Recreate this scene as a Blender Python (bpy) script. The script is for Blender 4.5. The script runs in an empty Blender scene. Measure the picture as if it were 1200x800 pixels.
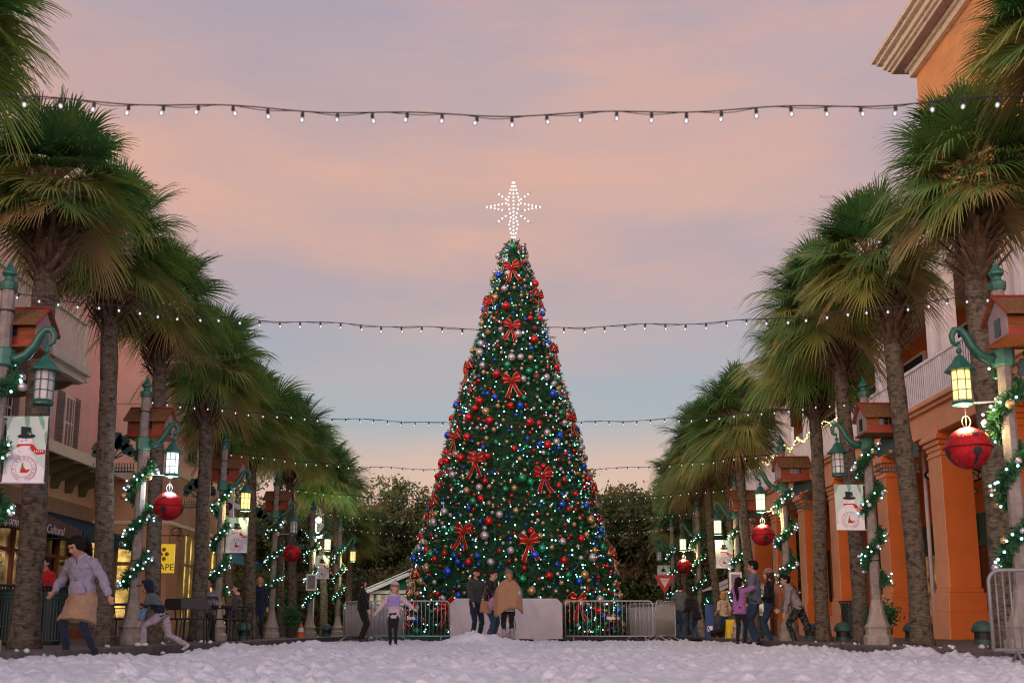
import bpy, bmesh, math, random
import numpy as np
from mathutils import Vector, Matrix, noise
R = math.radians
rnd = random.Random(7)
sc = bpy.context.scene
col = sc.collection
PI = math.pi

# ------------------------------------------------------------------ camera, sky, sun, exposure
TH = R(10); F = 1205.0; CZ = 0.30; PPY = 523.0   # pitch, focal length and optical centre in 1200x800 pixels
cam = bpy.data.objects.new('camera', bpy.data.cameras.new('camera')); col.objects.link(cam)
cam.location = (0, 0, CZ); cam.rotation_euler = (R(90) + TH, 0, 0)
cam.data.lens = 36.15; cam.data.sensor_width = 36; cam.data.shift_y = (PPY - 400) / 1200; cam.data.clip_end = 3000; cam.data.clip_start = .05
cam.data.dof.use_dof = True; cam.data.dof.focus_distance = 27; cam.data.dof.aperture_fstop = 2.3
sc.camera = cam

world = bpy.data.worlds.new('World'); sc.world = world; world.use_nodes = True
wn = world.node_tree; wn.nodes.clear()
def N(nt, t, **k):
    n = nt.nodes.new(t)
    for a, v in k.items(): setattr(n, a, v)
    return n
def mixc(nt, fac, a, b, blend='MIX'):
    m = N(nt, 'ShaderNodeMix', data_type='RGBA', blend_type=blend)
    for sock, v in ((m.inputs[0], fac), (m.inputs[6], a), (m.inputs[7], b)):
        if hasattr(v, 'links'): nt.links.new(v, sock)
        elif isinstance(v, (int, float)): sock.default_value = v
        else: sock.default_value = (*v, 1) if len(v) == 3 else v
    return m.outputs[2]
def ramp(nt, src, stops, interp='LINEAR'):
    r = N(nt, 'ShaderNodeValToRGB'); r.color_ramp.interpolation = interp
    e = r.color_ramp.elements
    while len(e) < len(stops): e.new(0.5)
    for x, (p, c) in zip(e, stops):
        x.position = p; x.color = (*c, 1) if len(c) == 3 else c
    nt.links.new(src, r.inputs[0]); return r.outputs[0]
def math_(nt, op, a, b=0.0):
    m = N(nt, 'ShaderNodeMath', operation=op)
    for i, v in enumerate((a, b)):
        if hasattr(v, 'links'): nt.links.new(v, m.inputs[i])
        else: m.inputs[i].default_value = v
    return m.outputs[0]
def srgb(r, g, b):
    f = lambda v: (v / 255 / 12.92) if v <= 10 else ((v / 255 + .055) / 1.055) ** 2.4
    return (f(r), f(g), f(b))
tc = N(wn, 'ShaderNodeTexCoord'); sep = N(wn, 'ShaderNodeSeparateXYZ'); wn.links.new(tc.outputs['Generated'], sep.inputs[0])
zz = sep.outputs[2]
def wnoise(scale, sx, sy, sz, detail=4, rough=.5, off=0.0):
    mp = N(wn, 'ShaderNodeMapping'); mp.inputs[3].default_value = (sx, sy, sz); mp.inputs[1].default_value = (off, off * .7, 0)
    mp.inputs[2].default_value = (0, R(-7), 0)
    wn.links.new(tc.outputs['Generated'], mp.inputs[0])
    n = N(wn, 'ShaderNodeTexNoise'); n.inputs['Scale'].default_value = scale; n.inputs['Detail'].default_value = detail; n.inputs['Roughness'].default_value = rough
    wn.links.new(mp.outputs[0], n.inputs['Vector']); return n.outputs[0]
n1 = wnoise(2.0, 1.0, 1.0, 3.4, 6, .56)
n2 = wnoise(3.0, .8, .8, 4.6, 7, .6, 3.3)
wob = math_(wn, 'MULTIPLY', math_(wn, 'SUBTRACT', n1, .5), .09)
zw = math_(wn, 'ADD', zz, wob)
base = ramp(wn, zw, [(0.0, srgb(226, 184, 160)), (.115, srgb(222, 180, 160)), (.165, srgb(204, 174, 164)), (.205, srgb(160, 168, 178)), (.28, srgb(162, 164, 175)),
                     (.33, srgb(192, 162, 158)), (.42, srgb(204, 165, 155)), (.50, srgb(190, 164, 166)), (.58, srgb(166, 156, 174)), (1.0, srgb(160, 156, 184))])
patch = ramp(wn, n2, [(.44, (0, 0, 0)), (.62, (1, 1, 1))])
patch2 = ramp(wn, n1, [(.40, (1, 1, 1)), (.56, (0, 0, 0))])
ctr = ramp(wn, zz, [(.20, (0, 0, 0)), (.32, (1, 1, 1)), (.60, (1, 1, 1)), (.8, (.3, .3, .3))])
c1 = mixc(wn, math_(wn, 'MULTIPLY', math_(wn, 'MULTIPLY', patch, ctr), .50), base, srgb(230, 170, 144))
c2 = mixc(wn, math_(wn, 'MULTIPLY', math_(wn, 'MULTIPLY', patch2, ctr), .60), c1, srgb(158, 152, 170))
xl = ramp(wn, math_(wn, 'MULTIPLY', sep.outputs[0], -1.0), [(.0, (0, 0, 0)), (.28, (1, 1, 1))]); zl = ramp(wn, zw, [(.24, (0, 0, 0)), (.36, (1, 1, 1)), (.44, (1, 1, 1)), (.54, (0, 0, 0))])
c2 = mixc(wn, math_(wn, 'MULTIPLY', math_(wn, 'MULTIPLY', xl, zl), .22), c2, srgb(232, 172, 146))
xr = ramp(wn, sep.outputs[0], [(.05, (0, 0, 0)), (.6, (1, 1, 1))])
c3 = mixc(wn, math_(wn, 'MULTIPLY', xr, .42), c2, srgb(158, 150, 172))
# afterglow of the sunset behind the viewer
back = ramp(wn, math_(wn, 'MULTIPLY', sep.outputs[1], -1.0), [(.0, (0, 0, 0)), (.8, (1, 1, 1))])
lowb = ramp(wn, zz, [(.0, (1, 1, 1)), (.35, (.75, .75, .75)), (.75, (.12, .12, .12))])
glow = mixc(wn, math_(wn, 'MULTIPLY', back, lowb), (1, 1, 1), (5.2, 5.2, 5.9), 'MIX')
c4 = mixc(wn, 1.0, c3, glow, 'MULTIPLY')
sky = N(wn, 'ShaderNodeTexSky', sky_type='NISHITA'); sky.sun_disc = False
SUN_EL, SUN_AZ = R(9), R(205)
sky.sun_elevation = R(2); sky.sun_rotation = SUN_AZ
bg1 = N(wn, 'ShaderNodeBackground'); wn.links.new(c4, bg1.inputs[0]); bg1.inputs[1].default_value = .97
bg2 = N(wn, 'ShaderNodeBackground'); wn.links.new(sky.outputs[0], bg2.inputs[0]); bg2.inputs[1].default_value = .05
add = N(wn, 'ShaderNodeAddShader'); wn.links.new(bg1.outputs[0], add.inputs[0]); wn.links.new(bg2.outputs[0], add.inputs[1])
wo = N(wn, 'ShaderNodeOutputWorld'); wn.links.new(add.outputs[0], wo.inputs[0])

sl = bpy.data.lights.new('sun', 'SUN'); sl.energy = .75; sl.angle = R(25); sl.color = (1, .66, .48)
so = bpy.data.objects.new('sun', sl); col.objects.link(so)
sd = Vector((-.42, -.9, .16)).normalized()          # towards the glow, behind and left of the viewer
so.rotation_euler = sd.to_track_quat('Z', 'Y').to_euler(); so.location = (-20, -40, 20)

sc.view_settings.view_transform = 'Standard'; sc.view_settings.look = 'None'
sc.view_settings.exposure = 0.0; sc.view_settings.gamma = 1.0; sc.view_settings.use_curve_mapping = False
sc.render.engine = 'CYCLES'
sc.cycles.filter_width = 1.15; sc.cycles.max_bounces = 6; sc.cycles.diffuse_bounces = 3; sc.cycles.glossy_bounces = 3; sc.cycles.transmission_bounces = 4
sc.cycles.sample_clamp_indirect = 3.0; sc.cycles.use_denoising = True; sc.cycles.caustics_reflective = False; sc.cycles.caustics_refractive = False

# ------------------------------------------------------------------ tags
def tag(o, label=None, cat=None, group=None, kind=None):
    if label: o['label'] = label
    if cat: o['category'] = cat
    if group: o['group'] = group
    if kind: o['kind'] = kind
    return o
def empty(name, loc=(0, 0, 0), rz=0.0):
    o = bpy.data.objects.new(name, None); o.location = loc; o.rotation_euler = (0, 0, rz); o.empty_display_size = .1
    col.objects.link(o); return o
def thing(name, label, cat, loc=(0, 0, 0), rz=0.0, group=None):
    return tag(empty(name, loc, rz), label, cat, group)
KIDS = {}
def link(name, me, parent=None, loc=None, rot=None):
    o = bpy.data.objects.new(name, me); col.objects.link(o)
    if parent is not None:
        o.parent = parent; KIDS.setdefault(parent.name, []).append(o)
    if loc is not None: o.location = loc
    if rot is not None: o.rotation_euler = rot
    return o
def copy_tree(o, parent=None):
    c = o.copy(); col.objects.link(c); c.parent = parent
    if parent is not None: KIDS.setdefault(parent.name, []).append(c)
    for ch in KIDS.get(o.name, []): copy_tree(ch, c)
    return c

# ------------------------------------------------------------------ materials
MATS = {}
def mat(name, c, rough=.75, c2=None, scale=6.0, bump=0.0, bscale=None, metal=0.0, spec=None, emit=None, estr=0.0, stretch=(1, 1, 1), detail=5, sheen=0, trans=0, lo=.35, hi=.65, coat=0):
    if name in MATS: return MATS[name]
    m = bpy.data.materials.new(name); m.use_nodes = True; nt = m.node_tree
    b = nt.nodes['Principled BSDF']
    b.inputs['Roughness'].default_value = rough; b.inputs['Metallic'].default_value = metal
    if spec is None and rough >= .7: spec = .18
    if spec is not None: b.inputs['Specular IOR Level'].default_value = spec
    if sheen: b.inputs['Sheen Weight'].default_value = sheen
    if coat: b.inputs['Coat Weight'].default_value = coat
    if trans: b.inputs['Transmission Weight'].default_value = trans
    if c2 is None: c2 = tuple(v * .78 for v in c)
    t = N(nt, 'ShaderNodeTexCoord'); mp = N(nt, 'ShaderNodeMapping'); mp.inputs[3].default_value = stretch
    nt.links.new(t.outputs['Object'], mp.inputs[0])
    n = N(nt, 'ShaderNodeTexNoise'); n.inputs['Scale'].default_value = scale; n.inputs['Detail'].default_value = detail; n.inputs['Roughness'].default_value = .6
    nt.links.new(mp.outputs[0], n.inputs['Vector'])
    cc = ramp(nt, n.outputs[0], [(lo, c2), (hi, c)])
    nt.links.new(cc, b.inputs['Base Color'])
    if bump:
        n2 = N(nt, 'ShaderNodeTexNoise'); n2.inputs['Scale'].default_value = bscale or scale * 6; n2.inputs['Detail'].default_value = 4
        nt.links.new(mp.outputs[0], n2.inputs['Vector'])
        bp = N(nt, 'ShaderNodeBump'); bp.inputs['Strength'].default_value = bump; bp.inputs['Distance'].default_value = .02
        nt.links.new(n2.outputs[0], bp.inputs['Height']); nt.links.new(bp.outputs[0], b.inputs['Normal'])
    if emit is not None:
        b.inputs['Emission Color'].default_value = (*emit, 1); b.inputs['Emission Strength'].default_value = estr
    MATS[name] = m; return m

concrete = mat('concrete', (.27, .25, .22), .85, (.17, .155, .135), 9, .3)
palebase = mat('pale_concrete', (.34, .31, .26), .85, (.24, .215, .18), 9, .3)
green = mat('green_iron', (.018, .125, .085), .38, (.012, .09, .062), 5, .05)
lgreen = mat('verdigris_iron', (.05, .20, .14), .45, (.03, .14, .10), 8, .05)
steel = mat('galvanised_steel', (.50, .50, .51), .42, (.40, .40, .41), 12, .05, metal=.35)
blackm = mat('black_plastic', (.014, .014, .016), .45)
wire = mat('black_wire', (.012, .012, .012), .6)
white = mat('white_paint', (.80, .78, .78), .55, (.70, .68, .68), 3, .05)
cream = mat('cream_paint', (.76, .68, .53), .6, (.66, .58, .45), 2.5, .05)
redglit = mat('red_glitter', (.58, .012, .018), .40, (.30, .004, .008), 40, .5, 160, metal=.55)
def bark_mat():
    m = bpy.data.materials.new('palm_bark'); m.use_nodes = True; nt = m.node_tree; b = nt.nodes['Principled BSDF']; b.inputs['Roughness'].default_value = .95; b.inputs['Specular IOR Level'].default_value = .15
    t = N(nt, 'ShaderNodeTexCoord'); mp = N(nt, 'ShaderNodeMapping'); mp.inputs[3].default_value = (1.6, 1.6, 7.5); nt.links.new(t.outputs['Object'], mp.inputs[0])
    v = N(nt, 'ShaderNodeTexNoise'); v.inputs['Scale'].default_value = 5; v.inputs['Detail'].default_value = 8; v.inputs['Roughness'].default_value = .75; nt.links.new(mp.outputs[0], v.inputs['Vector'])
    mp2 = N(nt, 'ShaderNodeMapping'); mp2.inputs[3].default_value = (1, 1, .9); nt.links.new(t.outputs['Object'], mp2.inputs[0])
    n = N(nt, 'ShaderNodeTexNoise'); n.inputs['Scale'].default_value = 13; n.inputs['Detail'].default_value = 5; nt.links.new(mp2.outputs[0], n.inputs['Vector'])
    c = ramp(nt, v.outputs[0], [(.34, (.030, .027, .021)), (.47, (.105, .092, .070)), (.70, (.20, .178, .135))])
    c2 = ramp(nt, n.outputs[0], [(.36, (.5, .48, .46)), (.5, (1, 1, 1)), (.75, (1.12, 1.12, 1.0))])
    nt.links.new(mixc(nt, 1.0, c, c2, 'MULTIPLY'), b.inputs['Base Color'])
    bp = N(nt, 'ShaderNodeBump'); bp.inputs['Strength'].default_value = .9; bp.inputs['Distance'].default_value = .03
    nt.links.new(v.outputs[0], bp.inputs['Height']); nt.links.new(bp.outputs[0], b.inputs['Normal']); return m
bark = bark_mat()
def leaf_mat(name, c, c2, rough=.55, scale=.9):
    m = mat(name, c, rough, c2, scale, spec=.35, detail=3); nt = m.node_tree; b = nt.nodes['Principled BSDF']
    tr = N(nt, 'ShaderNodeBsdfTranslucent'); tr.inputs[0].default_value = (c[0] * 1.3, c[1] * 1.4, c[2] * .8, 1)
    ms = N(nt, 'ShaderNodeMixShader'); ms.inputs[0].default_value = .25
    o = nt.nodes['Material Output']; nt.links.new(b.outputs[0], ms.inputs[1]); nt.links.new(tr.outputs[0], ms.inputs[2]); nt.links.new(ms.outputs[0], o.inputs[0]); return m
leafA = leaf_mat('frond_deep_green', (.062, .180, .055), (.034, .105, .036))
leafB = leaf_mat('frond_green', (.16, .29, .075), (.085, .18, .052))
leafC = leaf_mat('frond_yellow_green', (.34, .36, .10), (.18, .24, .065))
leafD = leaf_mat('frond_dry', (.42, .31, .14), (.24, .17, .085))
boot = mat('frond_bases', (.13, .085, .055), .9, (.05, .034, .024), 9, .4)
pine = leaf_mat('fir_needles', (.045, .16, .065), (.02, .075, .035), .6, 5)
pineL = leaf_mat('garland_needles', (.06, .20, .08), (.03, .10, .045), .6, 9)
def emis(name, c, s, base=(.8, .8, .8), sample=True):
    m = bpy.data.materials.new(name); m.use_nodes = True; b = m.node_tree.nodes['Principled BSDF']
    b.inputs['Base Color'].default_value = (*base, 1); b.inputs['Roughness'].default_value = .3
    b.inputs['Emission Color'].default_value = (*c, 1); b.inputs['Emission Strength'].default_value = s
    if not sample: m.cycles.emission_sampling = 'NONE'
    return m
icebulb = emis('icy_bulb', (.36, .88, 1.0), 5.0)
greenbulb = emis('green_bulb', (.10, 1.0, .45), 4.0)
starbulb = emis('star_bulb', (.90, .97, 1.0), 1.6)
partybulb = emis('party_bulb', (.88, .94, 1.0), 2.0, (.22, .20, .20))
_n = partybulb.node_tree; _l = N(_n, 'ShaderNodeLayerWeight'); _l.inputs[0].default_value = .5
_c = ramp(_n, _l.outputs[1], [(.0, (1.2, 1.2, 1.2)), (.18, (.7, .7, .7)), (.42, (.0, .0, .0))]); _n.links.new(_c, _n.nodes['Principled BSDF'].inputs['Emission Strength'])
warmled = emis('warm_led', (1.0, .72, .18), 4.0)

# ------------------------------------------------------------------ mesh builder
class MB:
    def __init__(s): s.v = []; s.f = []; s.m = []; s.mi = 0
    def add(s, vs, fs):
        n = len(s.v); s.v.extend([tuple(v) for v in vs]); s.f.extend([tuple(i + n for i in f) for f in fs]); s.m.extend([s.mi] * len(fs)); return s
    def mat(s, i): s.mi = i; return s
    def box(s, x0, x1, y0, y1, z0, z1):
        return s.add([(x0, y0, z0), (x1, y0, z0), (x1, y1, z0), (x0, y1, z0), (x0, y0, z1), (x1, y0, z1), (x1, y1, z1), (x0, y1, z1)],
                     [(0, 3, 2, 1), (4, 5, 6, 7), (0, 1, 5, 4), (1, 2, 6, 5), (2, 3, 7, 6), (3, 0, 4, 7)])
    def tube(s, pts, rad, n=8, caps=True, side=None):
        pts = [Vector(p) for p in pts]; k = len(pts)
        if not hasattr(rad, '__len__'): rad = [rad] * k
        vs = []; ref = None
        for i, p in enumerate(pts):
            d = (pts[min(i + 1, k - 1)] - pts[max(i - 1, 0)])
            if d.length < 1e-9: d = Vector((0, 0, 1))
            d.normalize()
            if side is not None: a = Vector(side) - d * Vector(side).dot(d)
            elif ref is None: a = d.cross(Vector((0, 0, 1)) if abs(d.z) < .9 else Vector((1, 0, 0)))
            else: a = ref - d * ref.dot(d)
            if a.length < 1e-6: a = d.orthogonal()
            a.normalize(); ref = a; b = d.cross(a)
            r = rad[i]; ra, rb = (r if hasattr(r, '__len__') else (r, r))
            for j in range(n):
                t = 2 * PI * j / n; vs.append(p + a * (ra * math.cos(t)) + b * (rb * math.sin(t)))
        fs = [(i * n + j, i * n + (j + 1) % n, (i + 1) * n + (j + 1) % n, (i + 1) * n + j) for i in range(k - 1) for j in range(n)]
        if caps: fs += [tuple(range(n - 1, -1, -1)), tuple(range((k - 1) * n, k * n))]
        return s.add(vs, fs)
    def lathe(s, prof, n=16, c=(0, 0, 0), sq=False):
        vs = []; k = len(prof)
        for r, z in prof:
            for j in range(n):
                t = 2 * PI * (j + .5) / n; vs.append((c[0] + r * math.cos(t), c[1] + r * math.sin(t), c[2] + z))
        fs = [(i * n + j, i * n + (j + 1) % n, (i + 1) * n + (j + 1) % n, (i + 1) * n + j) for i in range(k - 1) for j in range(n)]
        fs += [tuple(range(n - 1, -1, -1)), tuple(range((k - 1) * n, k * n))]
        return s.add(vs, fs)
    def ell(s, c, r, n=10, m=8, rot=None):
        c = Vector(c); r = r if hasattr(r, '__len__') else (r, r, r); vs = []
        for i in range(1, m):
            ph = PI * i / m
            for j in range(n):
                t = 2 * PI * j / n; vs.append(Vector((r[0] * math.sin(ph) * math.cos(t), r[1] * math.sin(ph) * math.sin(t), r[2] * math.cos(ph))))
        vs += [Vector((0, 0, r[2])), Vector((0, 0, -r[2]))]
        fs = [(i * n + j, (i + 1) * n + j, (i + 1) * n + (j + 1) % n, i * n + (j + 1) % n) for i in range(m - 2) for j in range(n)]
        T, B = (m - 1) * n, (m - 1) * n + 1
        fs += [(T, j, (j + 1) % n) for j in range(n)] + [(B, (m - 2) * n + (j + 1) % n, (m - 2) * n + j) for j in range(n)]
        if rot is not None: vs = [rot @ v for v in vs]
        return s.add([v + c for v in vs], fs)
    def prism(s, poly, axis, a, b):
        """poly: list of 2D points; axis 'x','y' or 'z'; extruded from a to b"""
        def P(u, v, w): return {'x': (w, u, v), 'y': (u, w, v), 'z': (u, v, w)}[axis]
        n = len(poly); vs = [P(u, v, a) for u, v in poly] + [P(u, v, b) for u, v in poly]
        return s.add(vs, [tuple(range(n)), tuple(range(2 * n - 1, n - 1, -1))] + [(i, i + n, (i + 1) % n + n, (i + 1) % n) for i in range(n)])
    def mesh(s, name, mats, smooth=False, bevel=0, fix=True):
        me = bpy.data.meshes.new(name); me.from_pydata(s.v, [], s.f)
        for m_ in (mats if isinstance(mats, (list, tuple)) else [mats]): me.materials.append(m_)
        me.polygons.foreach_set('material_index', s.m)
        if fix:
            bm = bmesh.new(); bm.from_mesh(me); bmesh.ops.recalc_face_normals(bm, faces=bm.faces)
            if bevel: bmesh.ops.bevel(bm, geom=bm.edges[:], offset=bevel, segments=1, affect='EDGES', clamp_overlap=True)
            bm.to_mesh(me); bm.free()
        if smooth: me.polygons.foreach_set('use_smooth', [True] * len(me.polygons))
        me.update(); return me
    def build(s, name, mats, parent=None, smooth=False, bevel=0, loc=None, rot=None, fix=True):
        return link(name, s.mesh(name, mats, smooth, bevel, fix), parent, loc, rot)
def quick_mesh(name, V, Fq, mats, mi=None, smooth=False):
    """V (n,3) array, Fq (m,4) array of quads"""
    V = np.asarray(V, dtype=np.float32); Fq = np.asarray(Fq, dtype=np.int32)
    me = bpy.data.meshes.new(name); me.vertices.add(len(V)); me.vertices.foreach_set('co', V.ravel())
    me.loops.add(Fq.size); me.loops.foreach_set('vertex_index', Fq.ravel())
    me.polygons.add(len(Fq)); me.polygons.foreach_set('loop_start', np.arange(0, Fq.size, Fq.shape[1], dtype=np.int32))
    for m_ in mats: me.materials.append(m_)
    if mi is not None: me.polygons.foreach_set('material_index', np.asarray(mi, dtype=np.int32))
    if smooth: me.polygons.foreach_set('use_smooth', np.ones(len(Fq), dtype=bool))
    me.update(calc_edges=True); me.validate(); return me
def text_mesh(body, size, m, extrude=.004, shear=0.0, align='CENTER'):
    c = bpy.data.curves.new('lettering', 'FONT'); c.body = body; c.size = size; c.extrude = extrude; c.shear = shear; c.align_x = align; c.align_y = 'CENTER'; c.resolution_u = 3
    o = bpy.data.objects.new('lettering', c); col.objects.link(o)
    me = bpy.data.meshes.new_from_object(o.evaluated_get(bpy.context.evaluated_depsgraph_get()))
    bpy.data.objects.remove(o); bpy.data.curves.remove(c); me.materials.clear(); me.materials.append(m); return me
def ray_x(px, py, Y):
    """world x and z of the photograph's pixel direction at forward distance Y (1200x800 frame)"""
    u = (PPY - py) / F; yc = math.cos(TH) - u * math.sin(TH); zc = math.sin(TH) + u * math.cos(TH)
    return (px - 600) / F / yc * Y, CZ + zc / yc * Y

# ------------------------------------------------------------------ ground
SW, RD = .03, -.09     # pavement and road levels
asph = mat('asphalt', (.055, .053, .052), .9, (.035, .034, .034), 3, .3, 60)
MB().box(-5.5, 5.5, -20, 45, RD - .2, RD).build('road', asph)['kind'] = 'structure'
gm = mat('dry_lawn', (.05, .06, .025), .95, (.03, .035, .018), .6, .4, 20)
MB().box(-400, 400, -60, 600, RD - .5, RD - .21).build('ground', gm)['kind'] = 'structure'
def paver_mat():
    m = bpy.data.materials.new('brick_pavers'); m.use_nodes = True; nt = m.node_tree; b = nt.nodes['Principled BSDF']; b.inputs['Roughness'].default_value = .85
    t = N(nt, 'ShaderNodeTexCoord'); br = N(nt, 'ShaderNodeTexBrick'); nt.links.new(t.outputs['Object'], br.inputs[0]); br.inputs['Scale'].default_value = 5
    br.inputs['Color1'].default_value = (.16, .12, .10, 1); br.inputs['Color2'].default_value = (.11, .09, .08, 1); br.inputs['Mortar'].default_value = (.06, .055, .05, 1)
    nt.links.new(br.outputs[0], b.inputs['Base Color']); return m
pav = paver_mat()
for s_, nm in ((-1, 'pavement_west'), (1, 'pavement_east')):
    mb = MB(); x0, x1 = sorted((s_ * 5.66, s_ * 16)); mb.box(x0, x1, -20, 60, RD - .19, SW); mb.build('pavement', pav)['kind'] = 'structure'
    x0, x1 = sorted((s_ * 5.502, s_ * 5.658)); MB().box(x0, x1, -20, 45, RD - .15, SW + .005).build('kerb', mat('kerb_stone', (.15, .14, .13), .85, (.09, .085, .08), 5, .3), bevel=.012)['kind'] = 'structure'
MB().box(-16, 16, 45.01, 60.1, RD - .195, RD - .01).build('plaza', pav)['kind'] = 'structure'

# snow laid on the street
snowm = mat('snow', (.68, .73, .74), .65, (.58, .62, .64), 5, .5, 40, detail=6)
snowm.node_tree.nodes['Principled BSDF'].inputs['Subsurface Weight'].default_value = 0
def smooth01(a, b, x):
    t = max(0., min(1., (x - a) / (b - a))); return t * t * (3 - 2 * t)
PILES = [(-.85, 21.2, .20, .55), (-.3, 21.4, .10, .8), (-1.6, 17.0, .05, .8), (3.9, 15.2, .06, .7), (4.9, 12.8, .09, .35), (2.3, 16, .05, .7), (-2.6, 14, .05, .5), (5.0, 13.5, .07, .3), (5.6, 11.7, .05, .3), (-4.6, 16.8, .10, .5), (-3.6, 18.5, .10, .5), (1.2, 14.6, .045, 1.0), (5.4, 14.4, .12, .25), (6.0, 14.6, .14, .22)]
def snow_base(x, y):
    edge = min(smooth01(-6.5, -5.7, x) if y < 13 else smooth01(-4.9 + .0, -4.4, x + .25 * math.sin(y * 1.3)), smooth01(6.4, 5.7, x) if y < 12 else smooth01(5.35, 4.9, x + .2 * math.sin(y)))
    if 12.4 < y < 14: 
        k = smooth01(12.6, 13.8, y + .3 * math.sin(x * 3)); edge = (1 - k) * smooth01(-6.5, -5.7, x) * smooth01(6.4, 5.7, x) + k * smooth01(-4.9, -4.4, x) * smooth01(5.35, 4.9, x)
    edge *= smooth01(27.9, 27.2, y)
    p = sum(h * math.exp(-((x - a) ** 2 + (y - b) ** 2) / (w * w)) for a, b, h, w in PILES)
    return edge, p
def snow_z(x, y):
    e, p = snow_base(x, y)
    if e <= 0.001: return RD - .03
    q = Vector((x, y, 0))
    big = noise.noise(q * .9) * .025
    d = noise.voronoi(q * 6.5)[0]; cl = max(0, .55 - d[0]) * .13
    d2 = noise.voronoi(q * 15 + Vector((3, 1, 0)))[0]; cl2 = max(0, .6 - d2[0]) * .05
    gate = smooth01(-.25, .35, noise.noise(q * 1.7 + Vector((9, 2, 4))))
    z = -.06 + big + cl * (.35 + gate) + cl2 + p * (1 + .35 * noise.noise(q * 5)) + noise.noise(q * 22) * .006
    return (RD - .03) * (1 - e) + z * e
ys = [1.0]
while ys[-1] < 28: ys.append(ys[-1] + .028 + ys[-1] * .0028)
xs = np.linspace(-6.6, 6.6, 310)
V = [(x, y, snow_z(x, y)) for y in ys for x in xs]
nx = len(xs); I = np.arange(len(ys) - 1)[:, None] * nx + np.arange(nx - 1)[None, :]; I = I.ravel()
sn = link('snow', quick_mesh('snow', V, np.stack([I, I + 1, I + nx + 1, I + nx], 1), [snowm], smooth=True))
tag(sn, 'lumpy layer of snow spread over the street', 'snow', kind='stuff')
mb = MB()
for i in range(80):
    s_ = rnd.choice((-1, 1)); x = s_ * rnd.uniform(5.0, 6.9); y = rnd.uniform(11.5, 21)
    r = rnd.uniform(.012, .045); mb.ell((x, y, (SW if abs(x) > 5.5 else RD) + r * .4), (r * rnd.uniform(.8, 1.5), r, r * .75), 7, 5)
me = mb.mesh('snow_clods', snowm, smooth=True)
for v in me.vertices: v.co += noise.noise_vector(v.co * 30) * .012
tag(link('snow_clods', me), 'loose clods of snow scattered along both kerbs', 'snow', kind='stuff')

# ------------------------------------------------------------------ buildings
def stucco(name, c, k=.86): return mat(name, c, .9, tuple(v * k for v in c), 1.3, .25, 45)
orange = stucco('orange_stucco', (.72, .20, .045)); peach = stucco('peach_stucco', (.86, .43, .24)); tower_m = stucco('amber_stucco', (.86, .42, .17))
pink = stucco('pink_stucco', (.86, .54, .44)); pinkL = stucco('light_pink_stucco', (.90, .56, .40)); sand = stucco('sand_stucco', (.82, .58, .38)); band = stucco('taupe_band', (.42, .31, .22))
soffit = mat('soffit', (.50, .38, .35), .8); dark = mat('dark_glass', (.012, .014, .016), .12, spec=.6)
olive = mat('olive_wood', (.16, .14, .075), .8, (.11, .10, .05), 4, .1); redw = mat('red_timber', (.30, .09, .04), .6, (.2, .06, .03), 5, .1)
door_g = mat('green_door', (.02, .11, .07), .5); roofm = mat('grey_shingle', (.16, .15, .14), .9)
def litglass(name, c, s, scale=3):
    m = bpy.data.materials.new(name); m.use_nodes = True; nt = m.node_tree; b = nt.nodes['Principled BSDF']; b.inputs['Roughness'].default_value = .15; b.inputs['Base Color'].default_value = (.05, .04, .03, 1)
    t = N(nt, 'ShaderNodeTexCoord'); n = N(nt, 'ShaderNodeTexNoise'); n.inputs['Scale'].default_value = scale; n.inputs['Detail'].default_value = 7; nt.links.new(t.outputs['Object'], n.inputs['Vector'])
    cc = ramp(nt, n.outputs[0], [(.36, tuple(v * .08 for v in c)), (.5, tuple(v * .45 for v in c)), (.64, c)]); nt.links.new(cc, b.inputs['Emission Color']); b.inputs['Emission Strength'].default_value = s; return m
litw = litglass('lit_shop_glass', (1.0, .62, .16), 1.3); litdim = litglass('dim_shop_glass', (1.0, .55, .22), .28, 2.5)

# --- orange arcade building (right)
b = thing('arcade_building', 'orange stucco building with arcade pillars and white balcony', 'building', (10.4, 0, SW))
RX = 0.0   # local x = world x - 10.4
PY = [13.8, 17.5, 21.3, 25.0, 28.75, 33.2, 36.9, 40.8, 44.6]
mb = MB()   # rear wall of the arcade, upper wall behind balcony
mb.box(2.6, 6, 8, 46.6, 0, 5.2); mb.box(2.6, 6, 8, 46.6, 5.95, 9.8)
mb.build('wall', orange, b)
MB().box(0.1, 2.6, 8, 46.6, 5.2, 5.86).build('balcony_floor', peach, b)
mb = MB()
mb.box(-.03, .45, 8, 46.6, 5.12, 5.60); mb.box(-.12, .45, 8, 46.6, 5.602, 5.70); mb.box(-.2, .45, 8, 46.62, 5.702, 5.82); mb.box(-.06, .2, 8, 46.62, 4.98, 5.118)
mb.build('entablature', peach, b, bevel=.01)
# pillars
mb = MB().mat(0)
w = .38
mb.box(-w - .12, w + .12, -w - .12, w + .12, 0, .66); mb.box(-w - .07, w + .07, -w - .07, w + .07, .662, 1.10); mb.box(-w - .03, w + .03, -w - .03, w + .03, 1.102, 1.2)
mb.box(-w, w, -w, w, 1.2, 4.55); mb.box(-w - .03, w + .03, -w - .03, w + .03, 4.40, 4.46)
for i, e in enumerate((.03, .08, .14)): mb.box(-w - e, w + e, -w - e, w + e, 4.55 + i * .12, 4.669 + i * .12)
mb.box(-w - .1, w + .1, -w - .1, w + .1, 4.91, 5.12)
pm = mb.mesh('pillar', orange, bevel=.012)
# light on each pillar's street side is put into its colour as peach
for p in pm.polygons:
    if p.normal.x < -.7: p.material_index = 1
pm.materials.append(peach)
for y in PY: link('pillar', pm, b, (w, y, 0))
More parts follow.
